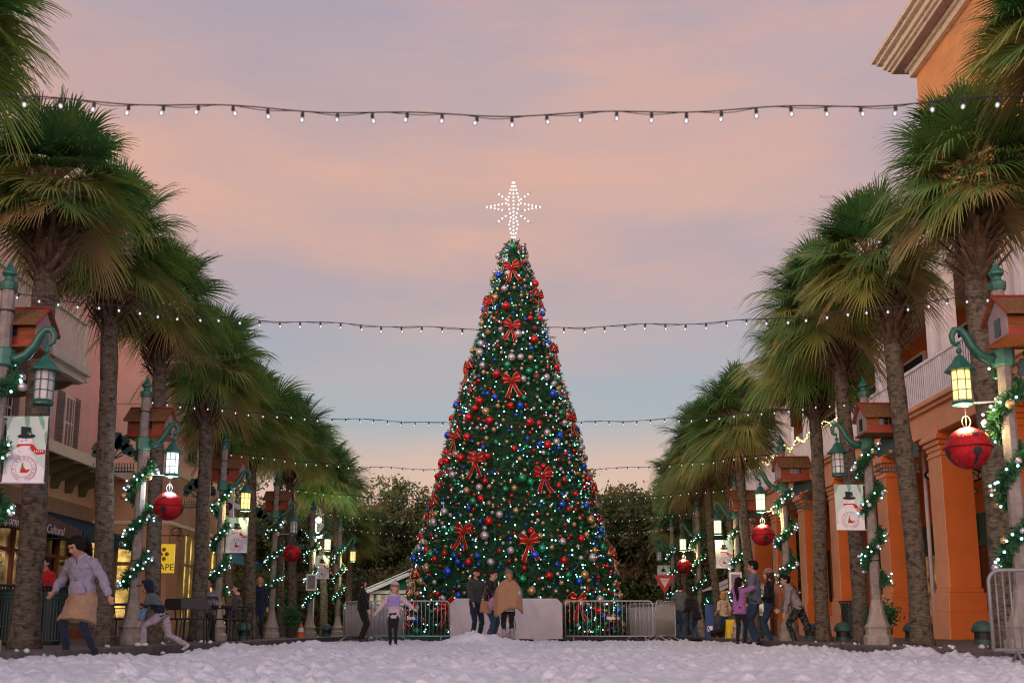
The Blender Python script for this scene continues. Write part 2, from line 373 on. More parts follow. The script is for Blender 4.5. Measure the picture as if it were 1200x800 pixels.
# rails
mb = MB()
for z0, z1 in ((5.90, 5.96), (6.87, 6.95)): mb.box(.06, .14, 8, 46.5, z0, z1)
y = 8.1
while y < 46.5: mb.box(.085, .115, y, y + .03, 5.96, 6.87); y += .125
mb.build('balustrade', white, b)
MB().box(-.14, .2, 8, 46.55, 5.822, 5.90).build('balcony_edge', white, b)
cm = MB(); cm.box(-.15, .15, -.15, .15, 5.9, 8.95); cm.box(-.2, .2, -.2, .2, 5.9, 6.05); cm.box(-.18, .18, -.18, .18, 8.90, 8.96); cm.box(-.21, .21, -.21, .21, 8.96, 9.10)
cm = cm.mesh('column', white, bevel=.008)
CY = [10.3, 14.0, 17.7, 21.5, 25.3, 29.1, 32.9, 36.7, 40.5, 44.3]
for y in CY: link('column', cm, b, (.36, y, 0))
for y in CY[1:]: link('column', cm, b, (.36, y - .85, 0))
mb = MB(); mb.box(.12, .62, 8, 46.6, 9.10, 9.45); mb.box(-.1, .62, 8, 46.7, 9.452, 9.55); mb.box(-.35, .7, 8, 46.9, 9.552, 9.72); mb.build('porch_beam', white, b, bevel=.01)
MB().box(.62, 2.6, 8, 46.6, 9.4, 9.54).build('porch_ceiling', soffit, b)
MB().prism([(-.55, 9.73), (6.2, 9.73), (6.2, 11.6), (3.2, 11.4)], 'y', 25.9, 47.1).build('roof', roofm, b)
# upper windows and doors behind the balcony
for i in range(10):
    y = 8.9 + i * 3.73
    f = MB(); f.box(2.52, 2.6, y, y + 3.4, 5.96, 8.85); f = f.build('balcony_door', white, b)
    MB().box(2.50, 2.515, y + .1, y + 1.66, 6.05, 8.75).box(2.50, 2.515, y + 1.74, y + 3.3, 6.05, 8.75).build('pane', dark, f)
# shop doors in the arcade
for i, y in enumerate((10.5, 14.5, 18.5, 22.4, 26.3, 30.6, 34.9, 38.4, 42.2)):
    f = MB(); f.box(2.5, 2.6, y, y + 2.2, 0, 3.4); 
    for k in range(3): f.box(2.44, 2.5, y + k * 1.05, y + k * 1.05 + .1, 0, 3.4)
    f.box(2.45, 2.498, y + .1, y + 2.1, 2.5, 2.6)
    f = f.build('shop_door', door_g, b)
    MB().box(2.47, 2.492, y + .11, y + 1.04, .4, 2.45).box(2.47, 2.492, y + 1.16, y + 2.09, .4, 2.45).build('pane', litdim if i % 2 else dark, f)
for y in (21.9, 28.1, 33.9, 40.2):
    MB().tube([(1.0, y, 0), (1.0, y, 5.1)], .055, 10).build('downspout', white, b, smooth=True)
# tower
t = thing('corner_tower', 'tall amber block with moulded cream cornice above the balcony roof', 'building', (10.75, 0, SW))
MB().box(0, 6, 6, 25.2, 9.75, 15.0).build('wall', tower_m, t)
mb = MB()
for z0, z1, o in ((15.020, 15.120, .48), (15.122, 15.220, .56), (15.222, 15.400, .64), (15.402, 15.520, .76), (15.522, 15.660, .86)): mb.box(-o, 6.5, 5, 25.2 + o, z0, z1)
mb.box(-.14, 6.1, 5, 25.34, 14.720, 14.900); mb.box(-.22, 6.1, 5, 25.42, 14.902, 15.000)
mb.build('cornice', mat('pale_cornice', (.90, .80, .60), .6), t, bevel=.008)
MB().box(-.46, 6.4, 5.1, 25.65, 15.003, 15.018).build('soffit', soffit, t)
MB().prism([(-.8, 15.670), (6.5, 15.670), (3, 17.4)], 'y', 5, 25.95).build('roof', roofm, t)
for y in (9, 13):
    f = MB().box(-.06, 0, y, y + 1.3, 11, 13.6).build('window', white, t); MB().box(-.075, -.062, y + .1, y + 1.2, 11.1, 13.5).build('pane', dark, f)

# --- pink building (left, near)
b = thing('pink_building', 'pink stucco building with cream balcony, shutters and shop awnings', 'building', (-11.25, 0, SW))
MB().box(-6, 0, 4, 27.5, 3.95, 10.2).build('upper_wall', pink, b)
MB().box(-6, -.02, 4, 27.5, 0, 3.95).build('lower_wall', sand, b)
MB().box(-.02, .02, 4, 27.48, 3.0, 3.42).build('wall_band', band, b)
mb = MB(); mb.box(-.3, .95, 4, 27.45, 4.22, 4.32); mb.box(.93, 1.02, 4, 27.47, 4.14, 4.40); mb.build('eave', cream, b, bevel=.006)
MB().prism([(0.01, 4.33), (.93, 4.33), (0.01, 4.62)], 'y', 4.01, 27.44).build('eave_roof', roofm, b)
bk = MB().prism([(0.01, 3.62), (.16, 3.62), (.22, 3.80), (.62, 3.98), (.86, 4.10), (.86, 4.215), (0.01, 4.215)], 'y', -.05, .05).mesh('bracket', olive, bevel=.006)
y = 5.2
while y < 27.2: link('bracket', bk, b, (0, y, 0)); y += .82
# balcony
mb = MB(); mb.box(.01, 1.65, 9, 22.5, 5.66, 5.86); mb.box(1.62, 1.74, 8.9, 22.6, 5.84, 6.02); mb.box(.01, 1.70, 22.48, 22.58, 5.70, 5.95); mb.build('balcony_floor', cream, b, bevel=.01)
MB().box(.05, 1.6, 9, 22.4, 5.62, 5.657).build('balcony_soffit', soffit, b)
mb = MB(); mb.box(1.58, 1.68, 9, 22.52, 6.98, 7.06); mb.box(1.6, 1.66, 9, 22.5, 6.06, 6.12); mb.box(.02, 1.6, 22.40, 22.48, 6.98, 7.06)
y = 9.0
while y < 22.5: mb.box(1.617, 1.643, y, y + .03, 6.12, 6.98); y += .095
x = .1
while x < 1.6: mb.box(x, x + .03, 22.425, 22.455, 6.02, 6.98); x += .095
for y in (9.2, 12.0, 14.8, 17.4, 19.9, 22.4): mb.box(1.58, 1.68, y - .05, y + .05, 6.02, 7.0)
mb.build('balustrade', cream, b)
for y in (22.2, 18.5): MB().prism([(0.01, 5.3), (.3, 5.3), (1.3, 5.5), (1.5, 5.618), (0.01, 5.618)], 'y', y - .08, y + .08).build('balcony_bracket', olive, b, bevel=.006)
mb = MB(); mb.box(.0, 1.0, 4, 27.9, 9.9, 10.05); mb.box(.9, 1.1, 4, 28, 10.0, 10.25); mb.build('roof_eave', cream, b)
MB().prism([(1.1, 10.26), (-6, 10.26), (-3, 12)], 'y', 3.9, 27.9).build('roof', roofm, b)
MB().tube([(.09, 24.35, 4.7), (.09, 24.35, 9.8)], .05, 8).build('downspout', white, b, smooth=True)
def sash_window(par, y0, y1, z0, z1, shutters=True, x=0.0, fm=None):
    f = MB(); f.box(x, x + .07, y0, y1, z0, z1); f = f.build('window', fm or cream, par, bevel=.004)
    g = MB(); m_ = (z0 + z1) / 2
    g.box(x + .071, x + .078, y0 + .07, y1 - .07, z0 + .07, m_ - .03); g.box(x + .071, x + .078, y0 + .07, y1 - .07, m_ + .03, z1 - .07); g.build('pane', mat('sky_glass', (.25, .24, .25), .06, metal=.8), f)
    k = MB()
    for i in (1, 2): yy = y0 + (y1 - y0) * i / 3; k.box(x + .079, x + .09, yy - .012, yy + .012, z0 + .07, z1 - .07)
    k.build('glazing_bars', fm or cream, f)
    if shutters:
        for a, c in ((y0 - .36, y0 - .02), (y1 + .02, y1 + .36)):
            s = MB(); s.box(x, x + .05, a, c, z0 - .04, z1 + .04)
            n_ = 14
            for i in range(n_): zz_ = z0 + (z1 - z0) * i / n_; s.box(x + .05, x + .065, a + .04, c - .04, zz_ + .01, zz_ + .06)
            s.build('shutter', mat('taupe_shutter', (.24, .20, .17), .7), par)
sash_window(b, 25.2, 25.75, 4.65, 6.05); sash_window(b, 14.0, 14.7, 7.1, 8.8, False); sash_window(b, 17.2, 17.9, 7.1, 8.8, False); sash_window(b, 20.4, 21.1, 7.1, 8.8, False); sash_window(b, 21.8, 22.5, 4.7, 6.0 - .5)
# shopfront bays
def bay(par, y0, y1, frame, glass, x=-.0, zt=2.55):
    f = MB(); f.box(x, x + .05, y0, y1, 0, zt)
    n_ = 3
    for i in range(n_ + 1): yy = y0 + (y1 - y0 - .1) * i / n_; f.box(x + .05, x + .14, yy, yy + .1, 0, zt)
    f.box(x + .05, x + .12, y0 + .1, y1 - .1, 0, .45); f.box(x + .05, x + .12, y0 + .1, y1 - .1, 1.95, 2.03); f.box(x + .05, x + .12, y0 + .1, y1 - .1, zt - .1, zt)
    f = f.build('shop_window', frame, par)
    MB().box(x + .052, x + .06, y0 + .1, y1 - .1, .45, zt - .1).build('pane', glass, f)
ywood = mat('yellow_timber', (.32, .24, .09), .6, (.22, .16, .07), 5, .1)
bay(b, 13.2, 16.6, redw, dark); bay(b, 17.2, 20.3, redw, litdim); bay(b, 21.2, 23.9, redw, litdim); bay(b, 24.3, 27.2, redw, dark)
awn_b = mat('brown_canvas', (.15, .10, .085), .85, (.11, .075, .065), 3, .1); awn_t = mat('teal_canvas', (.03, .085, .11), .85, (.02, .06, .085), 2, .1)
txt = mat('white_lettering', (.75, .72, .70), .7)
def awning(y0, y1, m_, label, words=None, X=-11.25, dark_end=True):
    a = thing('awning', label, 'awning', (X, 0, SW), 0)
    th = .02
    mb = MB(); mb.prism([(0.03, 3.05), (1.2, 2.52), (1.2, 2.50), (0.03, 3.03)], 'y', y0, y1)
    for k in range(int((y1 - y0) / .3)): 
        pass
    mb.build('canopy', m_, a)
    mb = MB(); mb.box(1.19, 1.205, y0, y1, 2.28, 2.50); mb.prism([(0.04, 3.02), (1.185, 2.50), (1.185, 2.30), (.04, 2.30)], 'y', y0 - .012, y0 - .002) if dark_end else None
    mb.build('valance', m_, a)
    for y in (y0 + .02, y1 - .02): MB().tube([(.05, y, 2.33), (1.17, y, 2.33)], .012, 6).build('frame', steel, a)
    if words:
        link('lettering', text_mesh(words[0], words[1], txt, .002, .25), a, (1.208, words[2], 2.39), (R(90), 0, R(90)))
    return a
awning(17.3, 20.9, awn_b, 'brown canvas awning lettered Emporio over the near shop window', ('Emporio', .25, 20.45))
awning(21.2, 24.0, awn_b, 'brown canvas awning lettered Cultural behind the walking girl', ('Cultural', .27, 22.6))
awning(24.2, 27.3, awn_t, 'dark teal canvas awning past the second brown awning', ('CAFE', .18, 26.5))

# --- pale pink corner block (left, second)
b = thing('corner_building', 'lighter pink flat topped corner block with olive framed window', 'building', (-9.3, 27.5, SW))
MB().box(-6, 0, .02, 5.0, 4.45, 8.2).build('upper_wall', pinkL, b)
MB().box(-6, .12, -.02, 5.05, 0, 4.45).build('lower_wall', stucco('peach_wall', (.62, .36, .22)), b)
mb = MB(); mb.box(-6, .10, -.1, 5.1, 8.2, 8.34); mb.build('coping', cream, b, bevel=.01); mb = MB(); mb.box(-6.02, .16, -.14, 5.16, 4.38, 4.5); mb.build('moulding', cream, b, bevel=.01); mb = MB(); mb.box(-6.01, .15, -.06, 5.1, 3.0, 3.1); mb.build('moulding', cream, b, bevel=.01)
MB().box(-6, .004, .012, 5.003, 6.3, 6.32).build('joint', band, b)
for x0, x1 in ((-2.3, -1.35), (-1.25, -.75)):
    f = MB(); f.box(x0, x1, -.08, -.022, .1, 2.75); f = f.build('shop_window', ywood, b)
    MB().box(x0 + .08, x1 - .08, -.088, -.082, .55, 1.9).box(x0 + .08, x1 - .08, -.088, -.082, 2.0, 2.65).build('pane', litw, f)
sash_window(b, 1.35, 2.25, 4.9, 6.6, False, 0.0, mat('olive_frame', (.30, .26, .14), .7))
bay(b, .9, 2.4, ywood, litw, .12, 2.9); bay(b, 2.9, 4.7, ywood, litw, .12, 2.9)
# --- further cream shop (left, third)
b = thing('cream_shop', 'low cream shop with lit window half hidden behind the palm trunks', 'building', (-11.0, 33.2, SW))
MB().box(-5, 0, 0, 7.5, 0, 4.9).build('wall', stucco('cream_stucco', (.50, .42, .30)), b)
MB().box(-5.1, .15, -.1, 7.6, 4.9, 5.1).build('coping', white, b)
bay(b, .6, 3.6, ywood, litw); bay(b, 4.0, 7.0, ywood, litw)
a = thing('awning', 'blue canvas awning on the cream shop behind the palm trunks', 'awning', (-11.0, 33.2, SW))
MB().prism([(0.03, 3.3), (1.3, 2.7), (1.3, 2.5), (1.28, 2.5), (1.28, 2.68), (0.03, 3.28)], 'y', .5, 7).build('canopy', mat('blue_canvas', (.03, .12, .17), .8), a)

# signs on the left side
sg = thing('hanging_sign', 'yellow hanging sign lettered GRAPE lit by a gooseneck lamp', 'sign', (-8.98, 26.55, SW))
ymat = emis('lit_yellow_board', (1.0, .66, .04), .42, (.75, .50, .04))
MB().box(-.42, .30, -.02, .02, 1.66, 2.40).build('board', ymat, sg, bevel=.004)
link('lettering', text_mesh('GRAPE', .235, mat('brown_ink', (.10, .05, .02)), .002), sg, (-.05, -.024, 1.80), (R(90), 0, 0))
mb = MB()
for x, z in ((-.12, 2.26), (.02, 2.26), (.10, 2.14), (-.05, 2.14), (.03, 2.02)): mb.tube([(x, -.02, z), (x, -.025, z)], .055, 12)
mb.build('grape_print', mat('tan_ink', (.42, .22, .03)), sg)
mb = MB(); mb.tube([(-.42, 0, 2.62), (.62, 0, 2.62)], .014, 6); mb.tube([(-.25, 0, 2.62), (-.25, 0, 2.4)], .006, 5); mb.tube([(.15, 0, 2.62), (.15, 0, 2.4)], .006, 5)
for sgn in (-1, 1): mb.tube([(.3 + .14 * math.cos(t) * sgn * (1 - t / 9), 0, 2.74 + .1 * math.sin(t) * (1 - t / 9)) for t in np.linspace(-1.5, 4.5, 14)], .010, 5)
mb.tube([(.42 + .09 * math.cos(t), 0, 2.55 + .07 * math.sin(t)) for t in np.linspace(0, 5, 12)], .009, 5)
mb.build('bracket', wire, sg)
MB().lathe([(.02, .14), (.03, .06), (.16, 0), (.155, -.01)], 14, (-.18, -.05, 2.46)).build('lamp_shade', green, sg, smooth=True)
MB().ell((-.18, -.05, 2.45), .04).build('bulb', emis('sign_lamp', (1, .85, .5), 14), sg)
sg = thing('vertical_sign', 'tall narrow white sign with purple roundels beside a palm trunk', 'sign', (-9.55, 34.5, SW))
MB().box(-.17, .17, -.03, .03, 3.0, 6.0).build('board', white, sg, bevel=.004)
for i, z in enumerate((5.6, 4.95, 4.3, 3.65)): MB().tube([(0, -.031, z), (0, -.038, z)], .135, 16).build('roundel', mat('purple_ink', (.05, .02, .09)), sg)
for ch, z in zip('GO17', (5.6, 4.95, 4.3, 3.65)): link('lettering', text_mesh(ch, .2, txt, .002), sg, (0, -.04, z), (R(90), 0, 0))
MB().tube([(0, .05, 0), (0, .05, 3.0)], .03, 8).build('post', steel, sg)
sg = thing('oval_sign', 'oval black and cream sign hanging behind the arcade pillar', 'sign', (11.55, 26.6, SW))
mb = MB(); mb.tube([(0, -.02, 4.2), (0, .02, 4.2)], [(.78, .24), (.78, .24)], 32, side=(1, 0, 0)); mb.tube([(0, -.02, 3.78), (0, .02, 3.78)], [(.6, .13), (.6, .13)], 32, side=(1, 0, 0)); mb.build('board', wire, sg)
mb = MB(); mb.tube([(0, -.024, 4.2), (0, -.021, 4.2)], [(.72, .19), (.72, .19)], 32, side=(1, 0, 0)); mb.tube([(0, -.024, 3.78), (0, -.021, 3.78)], [(.56, .09), (.56, .09)], 32, side=(1, 0, 0)); mb.build('face_panel', cream, sg)
link('lettering', text_mesh('GARRISON', .27, wire, .002), sg, (0, -.028, 4.2), (R(90), 0, 0))
MB().tube([(-.4, 0, 4.4), (-.4, 0, 5.1)], .01, 5).tube([(.4, 0, 4.4), (.4, 0, 5.1)], .01, 5).tube([(-.3, 0, 3.9), (-.3, 0, 4.0)], .008, 5).tube([(.3, 0, 3.9), (.3, 0, 4.0)], .008, 5).build('hanger', wire, sg)
mb = MB(); mi = 0
f = thing('fairy_lights', 'warm yellow fairy lights draped along the far balcony rail', 'string lights', (10.3, 0, SW))
pts = [(0, 31 + i * .12, 6.85 + .13 * math.sin(i * .45)) for i in range(95)]
MB().tube(pts, .008, 4).build('cable', wire, f)
lm = MB().ell((0, 0, 0), .028, 6, 4).mesh('bulb', warmled)
for p in pts: link('bulb', lm, f, (p[0] - .03 + rnd.uniform(-.03, .03), p[1], p[2] + rnd.uniform(-.06, .06)))

# ------------------------------------------------------------------ palms
def crown_mesh(seed, NL=80):
    rg = np.random.RandomState(seed); Vs = []; Fs = []; Ms = []; nv = 0
    PV = MB()
    for i in range(NL):
        q = i / (NL - 1)
        el = R(88 - 122 * q ** .95 + rg.uniform(-8, 8)); az = i * 2.39996 + rg.uniform(-.3, .3)
        up = np.array([0, 0, 1.0]); h = np.array([math.cos(az), math.sin(az), 0])
        d0 = h * math.cos(el) + up * math.sin(el)
        Lp = rg.uniform(.62, .95) * (1.0 - .12 * q)
        o = np.array([0, 0, .42 - .5 * q]) + h * .08
        pts = []; p = o.copy(); dd = d0.copy()
        for k in range(5):
            pts.append(p.copy()); dd = dd + np.array([0, 0, -.09 * (1.0 - .5 * abs(math.sin(el)))]); dd /= np.linalg.norm(dd); p = p + dd * Lp / 4
        PV.tube([tuple(x) for x in pts], [.018, .015, .012, .011, .009], 5)
        hp = pts[-1]; f = dd; s = np.cross(f, up)
        if np.linalg.norm(s) < .05: s = np.array([-math.sin(az), math.cos(az), 0])
        s /= np.linalg.norm(s); tw = rg.uniform(-.5, .5); nrm = np.cross(s, f)
        s2 = s * math.cos(tw) + nrm * math.sin(tw); nrm = np.cross(s2, f)
        L = rg.uniform(.78, 1.02); nseg = 44; fan = R(rg.uniform(100, 125))
        droop = rg.uniform(.22, .68) * (1.0 if el > 0 else .8)
        dry = q > .86 and rg.rand() < .45
        base = 3 if dry else (0 if rg.rand() < .5 else 1) if q < .6 else (1 if rg.rand() < .6 else 2)
        for j in range(nseg):
            a = -fan + 2 * fan * j / (nseg - 1) + rg.uniform(-.02, .02)
            dr = f * math.cos(a) + s2 * math.sin(a) * .96 + nrm * .28 * abs(math.sin(a)) + rg.uniform(-.02, .02, 3); dr /= np.linalg.norm(dr)
            Ls = L * (1 - .22 * abs(a / fan) ** 2) * rg.uniform(.9, 1.08); wv = np.cross(dr, nrm); wv /= np.linalg.norm(wv)
            st = hp - f * .10 * math.cos(a * .5) + f * .22 * math.exp(-(a / .5) ** 2)
            ex = rg.uniform(.8, 1.25)
            row = []
            for t, wd in ((0.02, .006), (.38, .019), (.64, .012), (.86, .0055), (1.08, .001)):
                P = st + dr * Ls * t * (1 - .12 * droop * t * t) + np.array([0, 0, -1]) * Ls * droop * ex * t ** 2.6 * .75
                row += [P - wv * wd, P + wv * wd + nrm * .006]
            Vs += row
            mi_ = base
            for k in range(4):
                Fs.append((nv + 2 * k, nv + 2 * k + 1, nv + 2 * k + 3, nv + 2 * k + 2))
                tipm = base if k < 3 else (3 if (base == 3 or rg.rand() < .09) else min(2, base + (1 if rg.rand() < .30 else 0)))
                Ms.append(tipm)
            nv += 10
    # petioles and old flower stalks
    for k in range(6):
        az = rg.uniform(0, 6.28); h = np.array([math.cos(az), math.sin(az), 0]); p = np.array([0, 0, .2]); pts = []
        for t in np.linspace(0, 1, 8): pts.append(tuple(p + h * (1.15 * t) + np.array([0, 0, .55 * t - 1.15 * t * t])))
        PV.tube(pts, .008, 4)
        for t in range(3, 8):
            for _ in range(7):
                e = Vector(pts[t]) + Vector(rg.uniform(-.22, .22, 3)); PV.tube([pts[t], tuple(e)], .003, 3, caps=False)
    n0 = len(Vs)
    q4 = [f for f in PV.f if len(f) == 4]
    allF = Fs + [tuple(i + n0 for i in f) for f in q4]
    V_ = np.array([list(v) for v in Vs] + [list(v) for v in PV.v])
    mi2 = Ms + [3] * len(q4)
    return quick_mesh('crown', V_, np.array(allF), [leafA, leafB, leafC, leafD], mi2)
def boots_mesh(seed, r=.2):
    rg = random.Random(seed); mb = MB()
    for i in range(46):
        az = i * 2.4; z = -.55 + .95 * i / 46; k = rg.uniform(.7, 1.2); h = Vector((math.cos(az), math.sin(az), 0)); t = Vector((-h.y, h.x, 0))
        p0 = h * r * .8 + Vector((0, 0, z)); tl = rg.uniform(-.12, .12)
        p1 = h * (r + .10 * k) + Vector((0, 0, z + .16)) + t * tl; p2 = h * (r + .22 * k) + Vector((0, 0, z + .30 * k)) + t * tl * 2
        mb.tube([p0, p1, p2], [(.06, .02), (.045, .016), (.026, .012)], 5, side=t)
    mb.ell((0, 0, .1), (r * 1.1, r * 1.1, .6), 12, 8)
    for v in range(120):
        az = rg.uniform(0, 6.28); h = Vector((math.cos(az), math.sin(az), 0)); z = rg.uniform(-.5, .3)
        mb.tube([h * r + Vector((0, 0, z)), h * (r + .16) + Vector((0, 0, z - rg.uniform(.05, .25))) + Vector((rg.uniform(-.08, .08),) * 2 + (0,))], .005, 3, caps=False)
    return mb.mesh('leaf_bases', boot)
crowns = [crown_mesh(s) for s in (1, 2, 3, 4, 5)]; bootsm = [boots_mesh(s) for s in (1, 2, 3)]
def trunk_mesh(h, r, dx, dy, seed):
    pts = []; rad = []; n = 40
    for i in range(n + 1):
        t = i / n; rr = r * (1.0 - .14 * t + .40 * math.exp(-t * h / .20)) * (1 + .04 * noise.noise(Vector((seed, t * h * 1.6, 0)))); rad.append(rr)
        w_ = .05 * noise.noise(Vector((seed * 3.1, t * h * .35, 5)))
        pts.append((dx * t + w_ * 1.2, dy * t, t * h))
    mb = MB(); mb.tube(pts, rad, 20, side=(1, 0, 0)); me = mb.mesh('trunk', bark, smooth=True)
    for v in me.vertices:
        c = v.co; k = noise.noise(Vector((c.x * 6, c.y * 6, c.z * 14))) * .012 + noise.noise(Vector((c.x * 3, c.y * 3, c.z * 2))) * .012
        rr = Vector((c.x - dx * c.z / h, c.y - dy * c.z / h, 0)); 
        if rr.length > 1e-4: v.co += rr.normalized() * k
    return me
PALMS = [  # base px, D, trunk top px, top py, radius
 ('L', None, 11.0, None, 6.6, .18), ('L', 29, 13.7, 57, 290, .185), ('L', 120, 16.5, 128, 352, .165), ('L', 180, 19.0, 186, 408, .15), ('L', 231, 21.6, 242, 474, .17),
 ('L', 271, 25.0, 262, 520, .12), ('L', 293, 26.5, 293, 528, .17), ('L', 330, 33.5, 328, 548, .12), ('L', 344, 31, 340, 552, .14), ('L', 380, 36, 376, 585, .15), ('L', 396, 41, 392, 592, .13),
 ('R', None, 11.6, None, 6.75, .18), ('R', 1181, 13.6, 1142, 290, .185), ('R', 1081, 16.3, 1045, 372, .165), ('R', 1012, 19.0, 985, 412, .155), ('R', 966, 21.4, 955, 465, .155),
 ('R', 886, 27.5, 864, 532, .15), ('R', 862, 31.5, 851, 548, .12), ('R', 842, 32.5, 827, 556, .14), ('R', 818, 36.5, 816, 580, .13), ('R', 803, 40, 800, 590, .14)]
ordw = ['first', 'second', 'third', 'fourth', 'fifth', 'sixth', 'seventh', 'eighth', 'ninth', 'tenth', 'eleventh']
cnt = {'L': 0, 'R': 0}
for i, (s_, bx, D, tx, ty, r) in enumerate(PALMS):
    k = cnt[s_]; cnt[s_] += 1
    if bx is None:
        x = (-6.75 if s_ == 'L' else 6.9); h = ty; dx = 0
    else:
        x, _ = ray_x(bx, 745, D); X2, Z2 = ray_x(tx, ty, D); dx = X2 - x; h = Z2 - SW
    lab = {'L': 'left row of palms', 'R': 'right row of palms'}[s_]
    p = thing('palm_tree', f'cabbage palm, {ordw[k]} from the camera in the {lab}', 'palm tree', (x, D, SW - .01), 0, 'cabbage palms lining the street')
    link('trunk', trunk_mesh(h, r * .92, dx, 0, i), p)
    sc_ = 1.0 if i not in (10, 20) else .95
    sc_ *= (.86, .80, .88, .82)[i % 4]
    if i in (11, 12): sc_ *= 1.0
    if i == 0: sc_ *= .95
    cxo = {12: .02, 13: -.30, 14: -.25, 15: -.1}.get(i, 0); czo = {12: .22, 13: .15, 11: .1, 1: .08, 2: .08}.get(i, 0)
    if i in (12, 13): sc_ *= .95
    if i > 14 or 4 < i < 11: sc_ *= 1.12
    c = link('crown', crowns[i % 5], p, (dx + cxo, 0, h + .72 + czo), (R((i * 37) % 9 - 4), R((i * 53) % 9 - 4), i * 1.7)); c.scale = (sc_,) * 3
    lb = link('leaf_bases', bootsm[i % 3], p, (dx, 0, h), (0, 0, i * .9)); kk = r / .17; lb.scale = (kk * .86, kk * .86, .92)
# two far palms lit from below
def spot(name, loc, tgt, e, c, ang=70, parent=None, r=.06):
    l = bpy.data.lights.new(name, 'SPOT'); l.energy = e; l.color = c; l.spot_size = R(ang); l.spot_blend = .6; l.shadow_soft_size = r
    o = bpy.data.objects.new(name, l); col.objects.link(o); o.location = loc
    o.rotation_euler = (Vector(loc) - Vector(tgt)).to_track_quat('Z', 'Y').to_euler(); return o
for px, D, lab in ((795, 44, 'short far palm lit yellow from below, beyond the right row of palms'), (409, 44, 'short far palm lit yellow from below, beyond the left row of palms')):
    x, _ = ray_x(px, 700, D); p = thing('palm_tree', lab, 'palm tree', (x, D, RD), 0, 'cabbage palms lining the street')
    link('trunk', trunk_mesh(4.1, .16, 0, 0, px), p); c = link('crown', crowns[px % 5], p, (0, 0, 4.3), (0, 0, 1)); c.scale = (.8,) * 3
    link('leaf_bases', bootsm[0], p, (0, 0, 4.1))
    spot('palm_uplight', (x - .2, D - 1.2, RD + .1), (x, D, 3.2), 260, (1, .80, .30), 60)
    up = thing('ground_uplight', 'small ground lamp lighting the far %s palm' % ('right' if px > 600 else 'left'), 'lamp', (x - .2, D - 1.25, RD))
    MB().lathe([(.07, 0), (.09, .09), (.06, .1)], 12).build('housing', wire, up); MB().lathe([(.055, .101), (.05, .105)], 12).build('lens', emis('uplight_lens', (1, .85, .5), 5), up)

# ------------------------------------------------------------------ far trees
lfm = [leaf_mat('oak_leaf_dark', (.13, .20, .065), (.075, .12, .042), .7), leaf_mat('oak_leaf_olive', (.22, .26, .09), (.13, .16, .06), .7), leaf_mat('oak_leaf_brown', (.22, .15, .07), (.13, .09, .04), .7)]
woodm = mat('oak_wood', (.16, .115, .08), .9, (.08, .055, .04), 6, .4)
def oak(seed, H=7.5, W=3.6, NLf=30000):
    rg = np.random.RandomState(seed); mb = MB(); tips = []
    def branch(p, d, L, r, lev):
        pts = [p]; q = p.copy(); dd = d.copy(); n = 5
        for k in range(n):
            dd = dd + rg.uniform(-.22, .22, 3) + np.array([0, 0, .05]); dd /= np.linalg.norm(dd); q = q + dd * L / n; pts.append(q.copy())
            if lev >= 2: tips.append(q.copy())
        mb.tube([tuple(x) for x in pts], list(np.linspace(r, r * .45, n + 1)), 6 if lev else 10, caps=False)
        if lev < 4:
            for k in range(4 if lev < 2 else 3):
                a = rg.uniform(0, 6.28); s = rg.uniform(.5, 1.1); nd = dd * .7 + np.array([math.cos(a) * s, math.sin(a) * s, rg.uniform(-.15, .5)]); nd /= np.linalg.norm(nd)
                branch(pts[rg.randint(2, n + 1)], nd, L * rg.uniform(.55, .8), r * .5, lev + 1)
    for _ in range(2): branch(np.array([rg.uniform(-.2, .2), 0, 0.]), np.array([rg.uniform(-.25, .25), rg.uniform(-.2, .2), 1.]), H * .30, .20, 0)
    tips = np.array(tips); kz = H * .97 / tips[:, 2].max(); kx = min(1.3, W / np.percentile(np.abs(tips[:, :2]), 95))
    tips = tips * np.array([kx, kx, kz]); mb.v = [(a[0] * kx, a[1] * kx, a[2] * kz) for a in mb.v]
    low = rg.uniform(-1, 1, (int(len(tips) * .45), 3)) * np.array([W, W * .6, 1.5]) + np.array([0, 0, 1.6])
    tt = np.concatenate([tips, low])
    c = tt[rg.randint(0, len(tt), NLf)] + rg.normal(0, .20, (NLf, 3)) * np.array([1, 1, .8])
    c[:, 2] = np.maximum(c[:, 2], .15)
    a = rg.normal(0, 1, (NLf, 3)); a /= np.linalg.norm(a, axis=1)[:, None]; b_ = np.cross(a, rg.normal(0, 1, (NLf, 3))); b_ /= np.linalg.norm(b_, axis=1)[:, None]
    s = rg.uniform(.04, .10, (NLf, 1)); a *= s * 1.5; b_ *= s * .7
    Vv = np.stack([c - a, c - b_, c + a, c + b_], 1).reshape(-1, 3)
    # colour by clump so that light and dark masses read
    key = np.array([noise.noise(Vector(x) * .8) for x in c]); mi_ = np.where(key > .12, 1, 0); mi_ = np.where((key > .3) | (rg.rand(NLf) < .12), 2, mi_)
    return quick_mesh('crown', Vv, np.arange(NLf * 4).reshape(-1, 4), lfm, mi_), mb.mesh('trunk', woodm, smooth=True)
oaks = [oak(11), oak(12, 8.2, 3.2), oak(13, 6.6, 4.0)]
OK = [(-9.5, 50, 0, 1.0), (-6.2, 52, 1, .95), (-3.0, 50, 2, .98), (.6, 53, 0, .9), (3.6, 51, 1, 1.0), (6.4, 50.5, 0, 1.06), (9.3, 51, 2, 1.05), (12.5, 50, 1, 1), (-13, 51, 2, 1), (-11.5, 47, 1, .9), (-7.9, 54, 1, 1.02), (-4.5, 55.5, 0, 1.05), (5.0, 55.5, 2, 1.15), (8.0, 55, 0, 1.1), (1.8, 57, 1, 1.0), (-1.5, 56.5, 2, 1.1), (11.5, 56, 0, 1.1), (-16, 54, 0, 1.1), (16, 54, 2, 1.1)]
tn = 0
